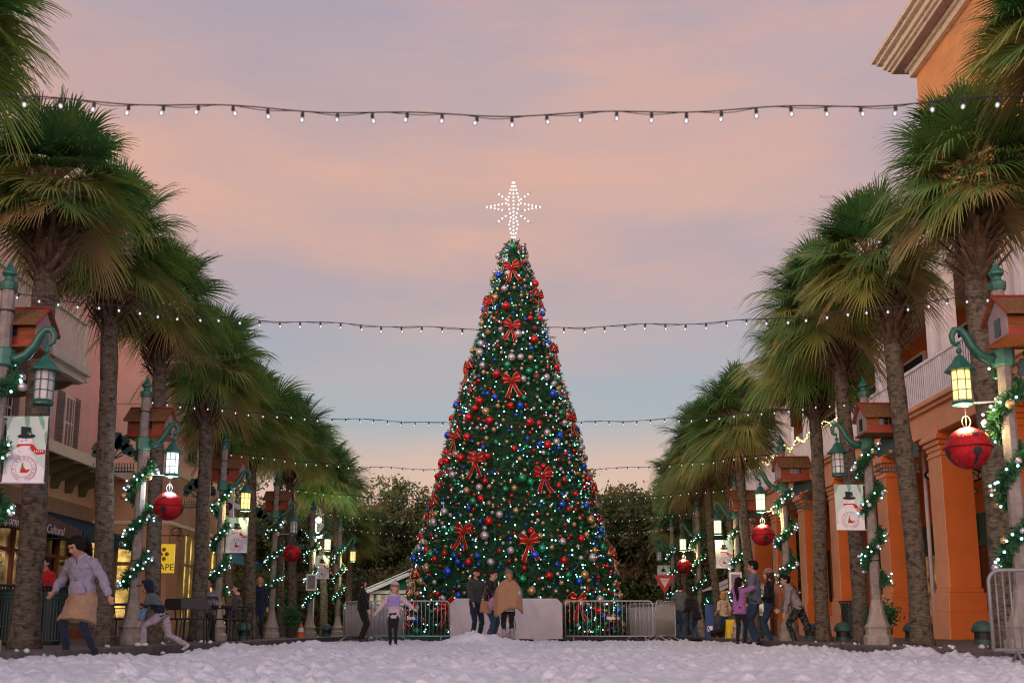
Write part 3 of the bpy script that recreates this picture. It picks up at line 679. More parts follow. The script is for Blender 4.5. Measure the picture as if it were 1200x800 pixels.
for i, (x, y, k, s_) in enumerate(OK):
    side = 'left of' if x < -.5 else ('right of' if x > 2.5 else 'behind')
    p = thing('oak_tree', f'olive brown leafy oak {side} the decorated tree, number {i + 1} in the far grove'.replace('number %d' % (i + 1), ordw[i] if i < 11 else ['twelfth', 'thirteenth', 'fourteenth', 'fifteenth', 'sixteenth', 'seventeenth', 'eighteenth', 'nineteenth'][i - 11]), 'tree', (x, y, RD), i * 1.3, 'oaks beyond the end of the street')
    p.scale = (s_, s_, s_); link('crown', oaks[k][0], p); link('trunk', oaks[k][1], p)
# undergrowth behind, one uncountable mass
rg = np.random.RandomState(5); n_ = 26000
c = np.stack([rg.uniform(-26, 26, n_), rg.uniform(58, 61.5, n_), rg.uniform(0, 1, n_) ** 1.1 * (5.2 + 1.2 * np.sin(rg.uniform(0, 1, n_) * 2))], 1)
a = rg.normal(0, 1, (n_, 3)); a /= np.linalg.norm(a, axis=1)[:, None]; b_ = np.cross(a, rg.normal(0, 1, (n_, 3))); b_ /= np.linalg.norm(b_, axis=1)[:, None]; a *= .20; b_ *= .11
w_ = link('woods', quick_mesh('woods', np.stack([c - a, c - b_, c + a, c + b_], 1).reshape(-1, 3), np.arange(n_ * 4).reshape(-1, 4), lfm, (rg.rand(n_) < .3).astype(int)))
tag(w_, 'dark mass of undergrowth closing the end of the street', 'woods', kind='stuff')

# ------------------------------------------------------------------ the decorated tree
TX, TY = .05, 32.5
prof = []
for py, hw in ((285, 12), (300, 16), (330, 25), (400, 43), (490, 70), (580, 93), (660, 117), (720, 126), (752, 128)):
    _, z = ray_x(600, py, TY); dep = TY * math.cos(TH) + (z - CZ) * math.sin(TH); prof.append((z, hw / F * dep))
prof.sort()
PZ = [p[0] for p in prof]; PR = [p[1] for p in prof]
rad_at = lambda z: float(np.interp(z, PZ, PR)) - .10
ZT = PZ[-1]
ct = thing('christmas_tree', 'giant cone shaped fir tree covered in baubles, lights and red bows', 'christmas tree', (TX, TY, RD))
inner = MB().lathe([(rad_at(z) - .16, z - RD) for z in np.linspace(.25, ZT - .05, 24)], 32, (0, 0, 0)).build('core', mat('fir_core', (.02, .07, .03), .95, (.01, .035, .018), 4, .8, 12), ct, smooth=True)
rg = np.random.RandomState(3)
def fir_surface():
    Vq = []; 
    NB = 9000; u = rg.rand(NB); zs = np.linspace(.15, ZT, 400); rr = np.interp(zs, PZ, PR); cdf = np.cumsum(rr); cdf /= cdf[-1]
    z = np.interp(u, cdf, zs); az = rg.uniform(0, 2 * PI, NB); r = np.interp(z, PZ, PR) - .10 + rg.normal(0, .055, NB)
    h = np.stack([np.cos(az), np.sin(az), np.zeros(NB)], 1); t = np.stack([-np.sin(az), np.cos(az), np.zeros(NB)], 1)
    c = h * r[:, None]; c[:, 2] = z - RD
    d = h * .8 + rg.normal(0, .45, (NB, 3)) + np.array([0, 0, -.10]); d /= np.linalg.norm(d, axis=1)[:, None]
    L = rg.uniform(.13, .23, NB)
    out = []; mi = []
    for k in range(9):
        o = c + d * (L * k / 9)[:, None] - d * .05
        n = np.cross(d, rg.normal(0, 1, (NB, 3))); n /= np.linalg.norm(n, axis=1)[:, None]
        e = n * .062 + d * .05; w = np.cross(e, d); w /= np.linalg.norm(w, axis=1)[:, None]; w *= .013
        out.append(np.stack([o - w - e * .6, o + w - e * .6, o + w * .5 + e, o - w * .5 + e], 1)); mi.append((rg.rand(NB) < .35).astype(int))
    return np.concatenate(out).reshape(-1, 3), np.concatenate(mi)
Vf, mi = fir_surface()
link('needles', quick_mesh('needles', Vf, np.arange(len(Vf)).reshape(-1, 4), [pine, pineL], mi), ct)
def cone_pt(z, az, off=0.0):
    r = rad_at(z) + off; return (r * math.cos(az), r * math.sin(az), z - RD)
# mini lights: the hundred that show largest as parts, the rest one mass
lb = [MB().ell((0, 0, 0), .026, 6, 4).mesh('light', icebulb), MB().ell((0, 0, 0), .024, 6, 4).mesh('light', greenbulb)]
mbL = [MB(), MB()]; zs = np.linspace(.2, ZT - .1, 300); cdf = np.cumsum(np.interp(zs, PZ, PR)); cdf /= cdf[-1]
for i in range(1050):
    z = float(np.interp(rg.rand(), cdf, zs)); az = rg.uniform(-PI - .15, .15) if i < 760 else rg.uniform(0, PI)
    p = cone_pt(z, az, rg.uniform(.0, .07)); g = 1 if rg.rand() < .14 else 0
    if i < 100: link('light', lb[g], ct, p)
    else: mbL[g].ell(p, rg.uniform(.014, .025), 5, 4)
mm = MB(); mm.v = mbL[0].v + mbL[1].v; mm.f = mbL[0].f + [tuple(i + len(mbL[0].v) for i in f) for f in mbL[1].f]; mm.m = [0] * len(mbL[0].f) + [1] * len(mbL[1].f)
tag(mm.build('lights', [icebulb, greenbulb], ct, fix=False), kind='stuff')
# baubles
BC = {'red': ((.75, .012, .015), .30), 'blue': ((.015, .11, .75), .25), 'gold': ((.62, .40, .17), .24), 'silver': ((.62, .58, .60), .24), 'green': ((.015, .42, .18), .28)}
bm_ = {k: mat('bauble_' + k, c[0], .26, tuple(v * .75 for v in c[0]), 12, metal=.55, coat=.4) for k, c in BC.items()}
capm = mat('bauble_cap', (.6, .5, .3), .3, metal=1)
def bauble_mesh(k, seg=14):
    mb = MB(); mb.ell((0, 0, 0), 1.0, seg, 10); mb.mat(1); mb.lathe([(.16, .96), (.16, 1.14), (.06, 1.16)], 8); me = mb.mesh('bauble', [bm_[k], capm], smooth=True); return me
bmesh_ = {k: bauble_mesh(k) for k in BC}
placed = []
def try_pos(az0, az1, r):
    for _ in range(40):
        z = float(np.interp(rg.rand(), cdf, zs)); az = rg.uniform(az0, az1); p = Vector(cone_pt(z, az, .075 + r * .5))
        if all((p - q).length > r + s + .02 for q, s in placed): placed.append((p, r)); return p
    return None
kinds = ['red'] * 30 + ['blue'] * 17 + ['gold'] * 22 + ['silver'] * 20 + ['green'] * 13
nb = 0
for i in range(300):
    r = rg.choice([.075, .092, .11, .128], p=[.30, .28, .24, .18]); k = kinds[rg.randint(len(kinds))]; p = try_pos(-PI - .12, .12, r)
    if p is None: continue
    o = link('bauble', bmesh_[k], None, (TX + p.x, TY + p.y, p.z + RD), (rg.uniform(-.3, .3), rg.uniform(-.3, .3), 0)); o.scale = (r,) * 3
    az = math.atan2(p.y, p.x); fx = math.cos(az); zf = (p.z + RD) / ZT
    band_ = ['at the foot of', 'one tenth up', 'two tenths up', 'three tenths up', 'four tenths up', 'halfway up', 'six tenths up', 'seven tenths up', 'eight tenths up', 'near the tip of'][min(9, int(zf * 10))]
    sd_ = ['at its left edge', 'left of centre', 'at the centre', 'right of centre', 'at its right edge'][0 if fx < -.85 else 1 if fx < -.28 else 2 if fx < .28 else 3 if fx < .85 else 4]
    sz_ = {.075: 'small', .092: 'medium', .11: 'large', .128: 'extra large'}[min((.075, .092, .11, .128), key=lambda v: abs(v - r))]
    tag(o, f'{sz_} {k} bauble {band_} the giant tree, {sd_}', 'bauble', 'baubles on the giant tree')
mb = MB()
for i in range(1150):
    r = rg.uniform(.04, .065) if i < 800 else rg.uniform(.06, .11); k = list(BC).index(kinds[rg.randint(len(kinds))])
    p = try_pos(-PI - .12, .12, r) if i < 800 else try_pos(.12, PI - .12, r)
    if p is None: continue
    mb.mat(k); mb.ell(p, r, 9, 7)
o = mb.build('small_baubles', [bm_[k] for k in BC], None, smooth=True, loc=(TX, TY, RD), fix=False)
tag(o, 'mass of smaller mixed baubles scattered over the giant tree', 'baubles', kind='stuff')
# bows
velvet = mat('red_velvet', (.38, .004, .008), .6, (.24, .003, .006), 4, .1, spec=.15); goldt = mat('gold_edge', (.72, .52, .22), .35, metal=.6)
def bow_mesh():
    mb = MB()
    def ribbon(pts, widths, th=.012):
        pts = [Vector(p) for p in pts]; L = []
        for i, p in enumerate(pts):
            d = (pts[min(i + 1, len(pts) - 1)] - pts[max(i - 1, 0)]).normalized(); s = Vector((0, 1, 0)).cross(d)
            if s.length < 1e-4: s = Vector((1, 0, 0))
            s.normalize(); L.append((p, s, widths[i]))
        for mi_, a, b in ((1, -1, -.84), (0, -.84, .84), (1, .84, 1)):
            mb.mat(mi_); vs = []
            for p, s, w in L:
                y = Vector((0, th, 0)); vs += [p + s * w * a - y, p + s * w * b - y, p + s * w * b + y, p + s * w * a + y]
            k = len(L); fs = []
            for i in range(k - 1):
                for j in range(4): fs.append((i * 4 + j, i * 4 + (j + 1) % 4, (i + 1) * 4 + (j + 1) % 4, (i + 1) * 4 + j))
            fs += [(0, 1, 2, 3), tuple((k - 1) * 4 + j for j in (3, 2, 1, 0))]; mb.add(vs, fs)
    for sg in (-1, 1):
        # two puffed loops a side, upper and lower
        for (ex, ez, w) in ((.27, .24, .085), (.29, .05, .075)):
            ribbon([(0, -.02, 0), (sg * ex * .45, -.13, ez * .55 + .02), (sg * ex * .95, -.12, ez), (sg * ex * 1.05, -.02, ez * .95), (sg * ex * .8, .05, ez * .7), (0, .03, 0)], [.035, w, w * 1.15, w, w * .8, .03])
        ribbon([(0, -.03, -.02), (sg * .07, -.09, -.20), (sg * .14, -.05, -.38), (sg * .23, -.10, -.58)], [.03, .05, .062, .078])
    mb.mat(0); mb.ell((0, -.06, .01), (.07, .06, .075), 10, 7)
    return mb.mesh('bow', [velvet, goldt])
bowm = bow_mesh()
BOWS = [(600, 315, 'front', 'topmost red bow on the front of the giant tree'), (600, 384, 'front', 'second red bow down the front of the giant tree'), (600, 448, 'front', 'third red bow down the centre front of the giant tree'),
 (559, 541, 'f', 'red bow left of centre halfway down the giant tree'), (636, 558, 'f', 'red bow right of centre halfway down the giant tree'), (620, 636, 'f', 'red bow right of centre low on the giant tree'), (544, 624, 'f', 'red bow left of centre low on the giant tree'),
 (573, 357, 's', 'highest red bow on the left edge of the giant tree'), (630, 348, 's', 'highest red bow on the right edge of the giant tree'), (550, 432, 's', 'red bow on the left edge below the second front bow'), (649, 412, 's', 'red bow on the right edge above the third front bow'),
 (534, 514, 's', 'red bow on the left edge halfway up the giant tree'), (668, 492, 's', 'red bow on the right edge halfway up the giant tree'), (509, 592, 's', 'red bow on the left edge above the kiosk roof'), (695, 576, 's', 'red bow on the right edge near the dark oaks'),
 (488, 676, 's', 'lowest red bow on the left edge beside the kiosk'), (717, 652, 's', 'lowest red bow on the right edge of the giant tree'), (676, 706, 'f', 'red bow behind the right crowd barrier'), (526, 712, 'f', 'red bow in the gap left of the cloth covered barrier')]
for px, py, f, lab in BOWS:
    best = None
    for az in np.linspace(-PI, 0, 361):
        # solve the height that projects on py for this azimuth, then pick the azimuth nearest to px
        z = 5.0
        for _ in range(25):
            r = rad_at(z) + .14; y = TY + r * math.sin(az); _, z = ray_x(px, py, y)
        x = TX + r * math.cos(az); xx, _ = ray_x(px, py, y); e = abs(x - xx)
        if best is None or e < best[0] - 1e-6: best = (e, az, z, r)
    _, az, z, r = best
    sl_ = math.atan2(PR[0] - PR[-1], PZ[-1] - PZ[0])
    o = link('ribbon_bow', bowm, None, (TX + r * math.cos(az), TY + r * math.sin(az), z), (-sl_ * .8, R(rnd.uniform(-10, 10)), az + PI / 2)); s_ = .92 if z < 9 else .84; o.scale = (s_,) * 3
    tag(o, lab, 'bow', 'red velvet bows on the giant tree')
# star
st = thing('star_topper', 'white light star with long vertical points on top of the giant tree', 'star', (TX, TY - .1, ZT))
zc = ray_x(601, 245, TY)[1] - ZT; zt = ray_x(601, 216, TY)[1] - ZT
strokes = []
for s_ in (-1, 1):
    strokes += [[(s_ * .03, zt), (s_ * .19, zc + .25), (s_ * .09, zc - .35), (s_ * .14, zc - .6), (s_ * .03, .02)]]
    strokes += [[(s_ * .25, zc + .15), (s_ * .88, zc + .02), (s_ * .25, zc - .11)]]
    for t_ in (-1, 1): strokes += [[(s_ * .26, zc + t_ * .30), (s_ * .60, zc + t_ * .56)]]
strokes += [[(0, zt), (0, .02)]]
mb = MB()
for s_ in strokes: mb.tube([(x, 0, z) for x, z in s_], .012, 5)
mb.tube([(.25, 0, zc), (-.25, 0, zc)], .012, 5); mb.build('frame', steel, st)
sb = MB().ell((0, 0, 0), .029, 6, 5).mesh('bulb', starbulb); k = 0
for s_ in strokes:
    for a, b_ in zip(s_[:-1], s_[1:]):
        L = math.hypot(b_[0] - a[0], b_[1] - a[1]); n_ = max(2, int(L / .125))
        for i in range(n_):
            if k >= 100: break
            t = i / n_; link('bulb', sb, st, (a[0] + (b_[0] - a[0]) * t, -.02, a[1] + (b_[1] - a[1]) * t)); k += 1
MB().tube([(0, 0, -.3), (0, 0, .1)], .05, 8).build('mount', steel, st)

# ------------------------------------------------------------------ lamp posts
glassU = mat('frosted_glass', (.55, .55, .52), .3, (.48, .48, .45), 3)
glW = emis('warm_lit_glass', (1.0, .66, .20), 1.7, (.6, .5, .3)); glC = emis('cool_lit_glass', (.80, .95, 1.0), 1.7, (.7, .7, .7)); glN = emis('neutral_lit_glass', (1.0, .80, .42), 2.0); glO = emis('orange_lit_glass', (1.0, .50, .10), 1.8)
PH = 4.33
def make_post():
    p = empty('street_lamp')
    MB().lathe([(.235, 0), (.235, .13), (.195, .17), (.195, .26), (.215, .29), (.17, .35), (.13, .48), (.105, .62), (.09, .72)], 8).build('base', palebase, p, bevel=.004)
    MB().lathe([(.085, .72), (.074, PH - .22)], 8).build('pole', concrete, p)
    for z in (PH - .48, PH - 1.05, 1.35): MB().lathe([(.088, z), (.088, z + .02)], 12).build('strap', wire, p)
    MB().lathe([(.09, PH - .22), (.10, PH - .17), (.10, PH - .13), (.055, PH - .10), (.05, PH - .06), (.085, PH - .03), (.085, PH - .01), (.045, PH + .05), (.018, PH + .10), (.004, PH + .16)], 14).build('finial', green, p, smooth=False)
    MB().lathe([(.10, 3.20), (.125, 3.22), (.125, 3.40), (.10, 3.42)], 8).build('collar', lgreen, p, bevel=.004)
    # curved arm towards -x
    pts = [(-.10, 3.31), (-.20, 3.29), (-.34, 3.34), (-.46, 3.45), (-.54, 3.57), (-.63, 3.645), (-.72, 3.64), (-.775, 3.57), (-.76, 3.49), (-.705, 3.46), (-.665, 3.49)]
    MB().tube([(-.10 + (x + .10) * .70, 0, z) for x, z in pts], [.062, .062, .058, .052, .047, .042, .038, .033, .028, .022, .018], 10).build('arm', green, p, smooth=True)
    ln = MB(); lx = -.50
    ln.tube([(lx, 0, 3.47), (lx, 0, 3.33)], .012, 6); ln.ell((lx, 0, 3.39), .035, 8, 6)
    ln.lathe([(.02, 3.345), (.05, 3.32), (.09, 3.25), (.17, 3.165), (.175, 3.15), (.11, 3.148)], 8, (lx, 0, 0))
    for k in range(8):
        a = 2 * PI * k / 8; q = (lx + .108 * math.cos(a), .108 * math.sin(a)); ln.tube([(q[0], q[1], 3.15), (q[0], q[1], 2.79)], .006, 4)
    for z in (3.04, 2.92, 2.81):
        ln.tube([(lx + .108 * math.cos(2 * PI * k / 8), .108 * math.sin(2 * PI * k / 8), z) for k in range(9)], .005, 4)
    ln.lathe([(.112, 2.775), (.118, 2.79), (.112, 2.80)], 12, (lx, 0, 0)); ln.lathe([(.112, 2.76), (.112, 2.775)], 12, (lx, 0, 0))
    ln = ln.build('lantern', green, p)
    g = MB().lathe([(.09, 2.79), (.098, 2.82), (.098, 3.145)], 12, (lx, 0, 0)).build('glass', glassU, ln, smooth=True)
    # pierced plate with an oak and a picket fence, on the far side
    tr = MB(); rg_ = random.Random(4)
    tr.box(.12, .86, -.01, .01, 2.83, 2.855); tr.box(.12, .84, -.008, .008, 2.90, 2.912)
    for k in range(15):
        x = .14 + k * .048
        if not .44 < x < .56: tr.box(x, x + .012, -.007, .007, 2.855, 2.99)
    tr.prism([(.46, 2.855), (.56, 2.855), (.535, 3.0), (.535, 3.12), (.485, 3.12), (.49, 3.0)], 'y', -.009, .009)
    for e in ((.30, 3.22), (.40, 3.28), (.62, 3.26), (.72, 3.18), (.34, 3.12), (.68, 3.10)): tr.tube([(.51, 0, 3.06), ((.51 + e[0]) / 2, 0, (3.08 + e[1]) / 2 - .02), (e[0], 0, e[1])], .012, 5)
    for (cx, cz, r_) in ((.26, 3.22, .10), (.36, 3.33, .13), (.50, 3.39, .14), (.64, 3.34, .13), (.76, 3.24, .10), (.80, 3.14, .06), (.20, 3.14, .05), (.44, 3.30, .08)):
        a = [(cx + r_ * (1 + .16 * math.sin(7 * t + cx * 20)) * math.cos(t), cz + r_ * (1 + .14 * math.sin(6 * t)) * math.sin(t)) for t in np.linspace(0, 2 * PI, 22)[:-1]]
        d_ = .0085 + .0013 * (len(tr.v) % 7) * .3; tr.prism(a, 'y', -d_, d_)
    tr.build('tree_plate', mat('dark_green_plate', (.012, .06, .05), .5), p)
    return p, g
post0, g0 = make_post()
# birdhouse
bwood = mat('birdhouse_timber', (.24, .075, .022), .7, (.14, .045, .015), 5, .3, stretch=(1, 1, 6)); bred = mat('birdhouse_red', (.27, .018, .012), .6); shake = mat('wood_shakes', (.20, .11, .045), .85, (.11, .06, .028), 9, .5, stretch=(5, 1, 1))
bpale = mat('birdhouse_pale', (.30, .24, .25), .7)
def make_house():
    h = empty('birdhouse')
    w, d, z0, z1 = .31, .22, 0, .30
    MB().box(-w, w, -d, d, z0 + .03, z1).prism([(-d, z1), (d, z1), (0, z1 + .20)], 'x', -w, w).build('walls', bwood, h)
    MB().box(-w - .03, w + .03, -d - .05, d + .05, z0, z0 + .028).build('floor', bwood, h)
    r = MB()
    for s in (-1, 1):
        for k in range(5):
            a = k / 5; b_ = (k + 1) / 5 + .03; y0, y1 = s * (.30 * a), s * (.30 * b_); q0, q1 = z1 + .235 - .27 * a, z1 + .235 - .27 * b_
            r.add([(-w - .05, y0, q0 + .0), (w + .05, y0, q0), (w + .05, y1, q1 + .012), (-w - .05, y1, q1 + .012), (-w - .05, y0, q0 - .02), (w + .05, y0, q0 - .02), (w + .05, y1, q1 - .008), (-w - .05, y1, q1 - .008)], [(0, 1, 2, 3), (7, 6, 5, 4), (0, 4, 5, 1), (1, 5, 6, 2), (2, 6, 7, 3), (3, 7, 4, 0)])
    r.build('roof', shake, h)
    t = MB(); t.tube([(-w - .055, 0, z1 + .245), (w + .055, 0, z1 + .245)], .014, 6)
    for x in (-w - .052, w + .052):
        for s in (-1, 1): t.tube([(x, 0, z1 + .24), (x, s * .30, z1 - .03)], .013, 5)
    pts = [(-w, z0 + .03)] + [(-w + 2 * w * i / 10, z0 + .085 + .018 * (i % 2)) for i in range(11)] + [(w, z0 + .03)]
    for s in (-1, 1): t.prism(pts, 'y', s * (d + .001), s * (d + .008))
    t.build('trim', bred, h)
    for s in (-1, 1): MB().prism([(-d + .0, z0 + .035), (d, z0 + .035), (d, z1), (0, z1 + .19), (-d, z1)], 'x', s * (w + .001), s * (w + .012)).build('end_wall', bpale, h)
    o = MB()
    for s in (-1, 1): MB().box(*sorted((s * (w + .013), s * (w + .018))), -.07, .07, z0 + .07, z0 + .27).build('doorway', dark, h)
    for s in (-1, 1):
        y = s * (d + .004); f = MB()
        for xx in (-.10, -.02, .06): f.box(xx, xx + .065, *sorted((y, y + s * .004)), z0 + .14, z0 + .195); f.box(xx, xx + .065, *sorted((y, y + s * .004)), z0 + .205, z0 + .26)
        f = f.build('window', dark, h)
        k = MB(); k.box(-.12, .145, *sorted((y - s*.002, y + s * .003)), z0 + .12, z0 + .138); k.box(-.12, .145, *sorted((y - s*.002, y + s * .003)), z0 + .262, z0 + .28)
        k.build('sill', bred, f)
    return h
house0 = make_house()
# jingle bell
def make_bell():
    b_ = empty('jingle_bell')   # origin on the pole axis, hangs towards -x
    rod = MB(); rod.tube([(-.07, 0, 2.80), (-.48, 0, 2.78)], .012, 6); rod.box(-.51, -.45, -.03, .03, 2.74, 2.82); rod.box(-.12, -.07, -.04, .04, 2.75, 2.85); rod.build('rod', steel, b_)
    MB().tube([(-.48, 0, 2.74), (-.48, 0, 2.50)], .005, 5).tube([(-.48 + .05 * math.cos(t), 0, 2.565 + .07 * math.sin(t)) for t in np.linspace(0, 2 * PI, 14)], .005, 4).build('hook', wire, b_)
    s = MB(); s.ell((-.48, 0, 2.26), (.245, .245, .235), 32, 24); 
    s = s.build('shell', redglit, b_, smooth=True)
    MB().lathe([(.24, -.006), (.268, -.012), (.268, .008), (.24, .010)], 32, (-.48, 0, 2.27)).build('rim', mat('red_rim', (.30, .01, .015), .4, metal=.5), b_, smooth=True)
    for az in (0, PI / 2, PI, 3 * PI / 2):
        c = MB()
        def onb(u, v, off=.249):   # u, v: angles on the sphere
            q = Vector((math.cos(az + u) * math.cos(v), math.sin(az + u) * math.cos(v), math.sin(v) * .96)) * off; return q + Vector((-.48, 0, 2.26))
        star = []
        for k in range(10):
            r_ = .24 if k % 2 == 0 else .10; a = PI / 2 + k * PI / 5; star.append(onb(r_ * math.cos(a), .58 + r_ * .9 * math.sin(a)))
        c.add([onb(0, .58)] + star, [(0, i + 1, (i + 1) % 10 + 1) for i in range(10)]); c.build('star_cutout', wire, s); c = MB()
        ring = [onb(.22 * math.cos(a), -.28 + .22 * math.sin(a)) for a in np.linspace(0, 2 * PI, 17)[:-1]]
        c.add([onb(0, -.28)] + ring, [(0, i + 1, (i + 1) % 16 + 1) for i in range(16)])
        n0 = 6; slot = []
        for k in range(n0): slot += [onb(-.08, -.30 - .13 * k, .2495), onb(.08, -.30 - .13 * k, .2495)]
        c.add(slot, [(2 * k, 2 * k + 1, 2 * k + 3, 2 * k + 2) for k in range(n0 - 1)])
        c.build('keyhole_cutout', wire, s)
    return b_
bell0 = make_bell()
# snowman banner
bc = [mat('banner_cloth', (.50, .62, .57), .85, (.42, .56, .50), 2, .2, 30), mat('banner_mint', (.19, .42, .30), .85), mat('banner_white', (.70, .71, .72), .85, (.62, .63, .65), 5), mat('banner_black', (.025, .03, .035), .85), mat('banner_red', (.55, .03, .025), .85), mat('banner_green', (.03, .17, .07), .85), mat('banner_orange', (.75, .20, .03), .85), mat('banner_gold', (.55, .38, .08), .85)]
def make_banner(sx):
    """hangs from x=0 (pole side) to x=.5*sx; artwork always reads from the viewer's side (-y)"""
    b_ = empty('snowman_banner'); W, H = .47, .76; x0 = .12 if sx > 0 else -.12 - W
    wv = lambda x, z: .012 * math.sin(7 * x + 3 * z) + .006 * math.sin(14 * z)
    def patch(mb, mi_, poly, lay):
        mb.mat(mi_); d = -.003 - .0018 * lay
        # fan from the centroid so the print follows the cloth's waves
        cx = sum(p[0] for p in poly) / len(poly); cz = sum(p[1] for p in poly) / len(poly); P = [(cx, cz)] + [((a[0] + cx) / 2, (a[1] + cz) / 2) for a in poly] + list(poly); n = len(poly)
        vs = [(x0 + x, wv(x, z) + d, 1.86 + z) for x, z in P]
        mb.add(vs, [(0, 1 + (i + 1) % n, 1 + i) for i in range(n)] + [(1 + i, 1 + (i + 1) % n, 1 + n + (i + 1) % n, 1 + n + i) for i in range(n)])
    cl = MB(); nx_, nz_ = 10, 16; vs = []
    for dy in (0, .003):
        for j in range(nz_ + 1):
            for i in range(nx_ + 1): x, z = W * i / nx_, H * j / nz_; vs.append((x0 + x, wv(x, z) + dy - .0015, 1.86 + z))
    k = (nx_ + 1) * (nz_ + 1); fs = []
    for j in range(nz_):
        for i in range(nx_): a = j * (nx_ + 1) + i; fs += [(a, a + 1, a + nx_ + 2, a + nx_ + 1), (a + k, a + k + nx_ + 1, a + k + nx_ + 2, a + k + 1)]
    cl.add(vs, fs); c = cl.build('cloth', bc[0], b_, smooth=True)
    m_ = MB(); circ = lambda cx, cz, rx, rz=None, n=24, a0=0, a1=2 * PI: [(cx + rx * math.cos(t), cz + (rz or rx) * math.sin(t)) for t in np.linspace(a0, a1, n + 1)[:-1]]
    for (a, w_, s_) in ((.0, .07, -.05), (.20, .06, .015), (.36, .05, .05)): patch(m_, 1, [(a, H - .002), (a + w_, H - .002), (a + w_ * .8 + s_ * .5 + .01, H - .07), (max(.005, a + w_ * .4 + s_), H - .16), (max(.004, a + .01 + s_ * .3), H - .08)], 1)
    patch(m_, 1, [(W - .03, H - .2), (W - .004, H - .16), (W - .004, H - .34), (W - .02, H - .28)], 1)
    patch(m_, 2, circ(.20, .21, .17, .20), 2); patch(m_, 2, [(.002, .002), (W - .002, .002), (W - .002, .16), (.36, .24), (.10, .13), (.002, .10)], 1)
    patch(m_, 2, circ(.23, .46, .085, .075), 3)
    patch(m_, 3, circ(.235, .535, .105, .028), 4); patch(m_, 3, [(.175, .53), (.295, .53), (.285, .635), (.17, .645)], 5)
    patch(m_, 5, circ(.27, .57, .03, .02, 8), 6); patch(m_, 7, circ(.28, .555, .012, .010, 8), 7); patch(m_, 6, [(.165, .478), (.20, .49), (.20, .468)], 6); patch(m_, 3, circ(.235, .49, .008, .008, 8), 6)
    patch(m_, 4, [(.13, .41), (.16, .425), (.31, .425), (.31, .445), (.14, .445)], 5); patch(m_, 4, [(.29, .435), (.33, .435), (.38, .375), (W - .003, .375), (W - .003, .33), (.37, .325), (.31, .37)], 5)
    for i in range(5): x = .34 + i * .024; patch(m_, 2, [(x, .345 + .002 * i), (x + .008, .345), (x + .016, .368), (x + .008, .37)], 7)
    patch(m_, 3, circ(.17, .36, .006, .006, 6), 6); patch(m_, 3, circ(.165, .31, .006, .006, 6), 6)
    # round emblem
    C = (.235, .165); patch(m_, 3, circ(C[0], C[1], .142, .142, 36), 4); patch(m_, 2, circ(C[0], C[1], .137, .137, 36), 5); patch(m_, 3, circ(C[0], C[1], .096, .096, 32), 6); patch(m_, 2, circ(C[0], C[1], .093, .093, 32), 7)
    patch(m_, 5, [(C[0] - .045, C[1] - .045), (C[0] + .0, C[1] - .045), (C[0] - .01, C[1] + .065), (C[0] - .02, C[1] + .065)], 8); patch(m_, 4, [(C[0] - .04, C[1] - .045), (C[0] + .04, C[1] - .045), (C[0] + .078, C[1] - .01), (C[0] + .07, C[1] - .005), (C[0] + .03, C[1] - .022), (C[0], C[1] + .02), (C[0] - .02, C[1] + .0)], 9)
    patch(m_, 7, circ(C[0] - .015, C[1] + .062, .012, .012, 6), 9); patch(m_, 6, circ(C[0] - .02, C[1] + .01, .010, .010, 6), 9)
    m_.build('print', bc, c, fix=False)
    vs = MB(); dg = bc[4]
    ring = []
    def ringtext(word, a0, a1, r_, flip, mt):
        for i, ch in enumerate(word):
            if ch == ' ': continue
            t = a0 + (a1 - a0) * (i / max(1, len(word) - 1)); me = text_mesh(ch, .034, mt, .0004)
            x, z = C[0] + r_ * math.cos(t), C[1] + r_ * math.sin(t); ro = (t - PI / 2) if not flip else (t + PI / 2)
            me.transform(Matrix.Translation((x0 + x, wv(x, z) - .0185, 1.86 + z)) @ Matrix.Rotation(-ro, 4, 'Y') @ Matrix.Rotation(PI / 2, 4, 'X')); ring.append(me)
    ringtext('CELEBRATION', R(205), R(-25), .116, False, bc[4]); ringtext('EST. 2005', R(222), R(318), .116, True, bc[3])
    bm = bmesh.new()
    for me in ring: bm.from_mesh(me)
    me = bpy.data.meshes.new('lettering'); bm.to_mesh(me); bm.free(); me.materials.append(bc[4]); link('lettering', me, c)
    rd_ = MB()
    for z in (1.865, 2.615): rd_.tube([(0, .004, z), (x0 + (W if sx > 0 else 0) + sx * .01, .004, z)], .010, 6)
    rd_.build('rod', steel, b_)
    return b_
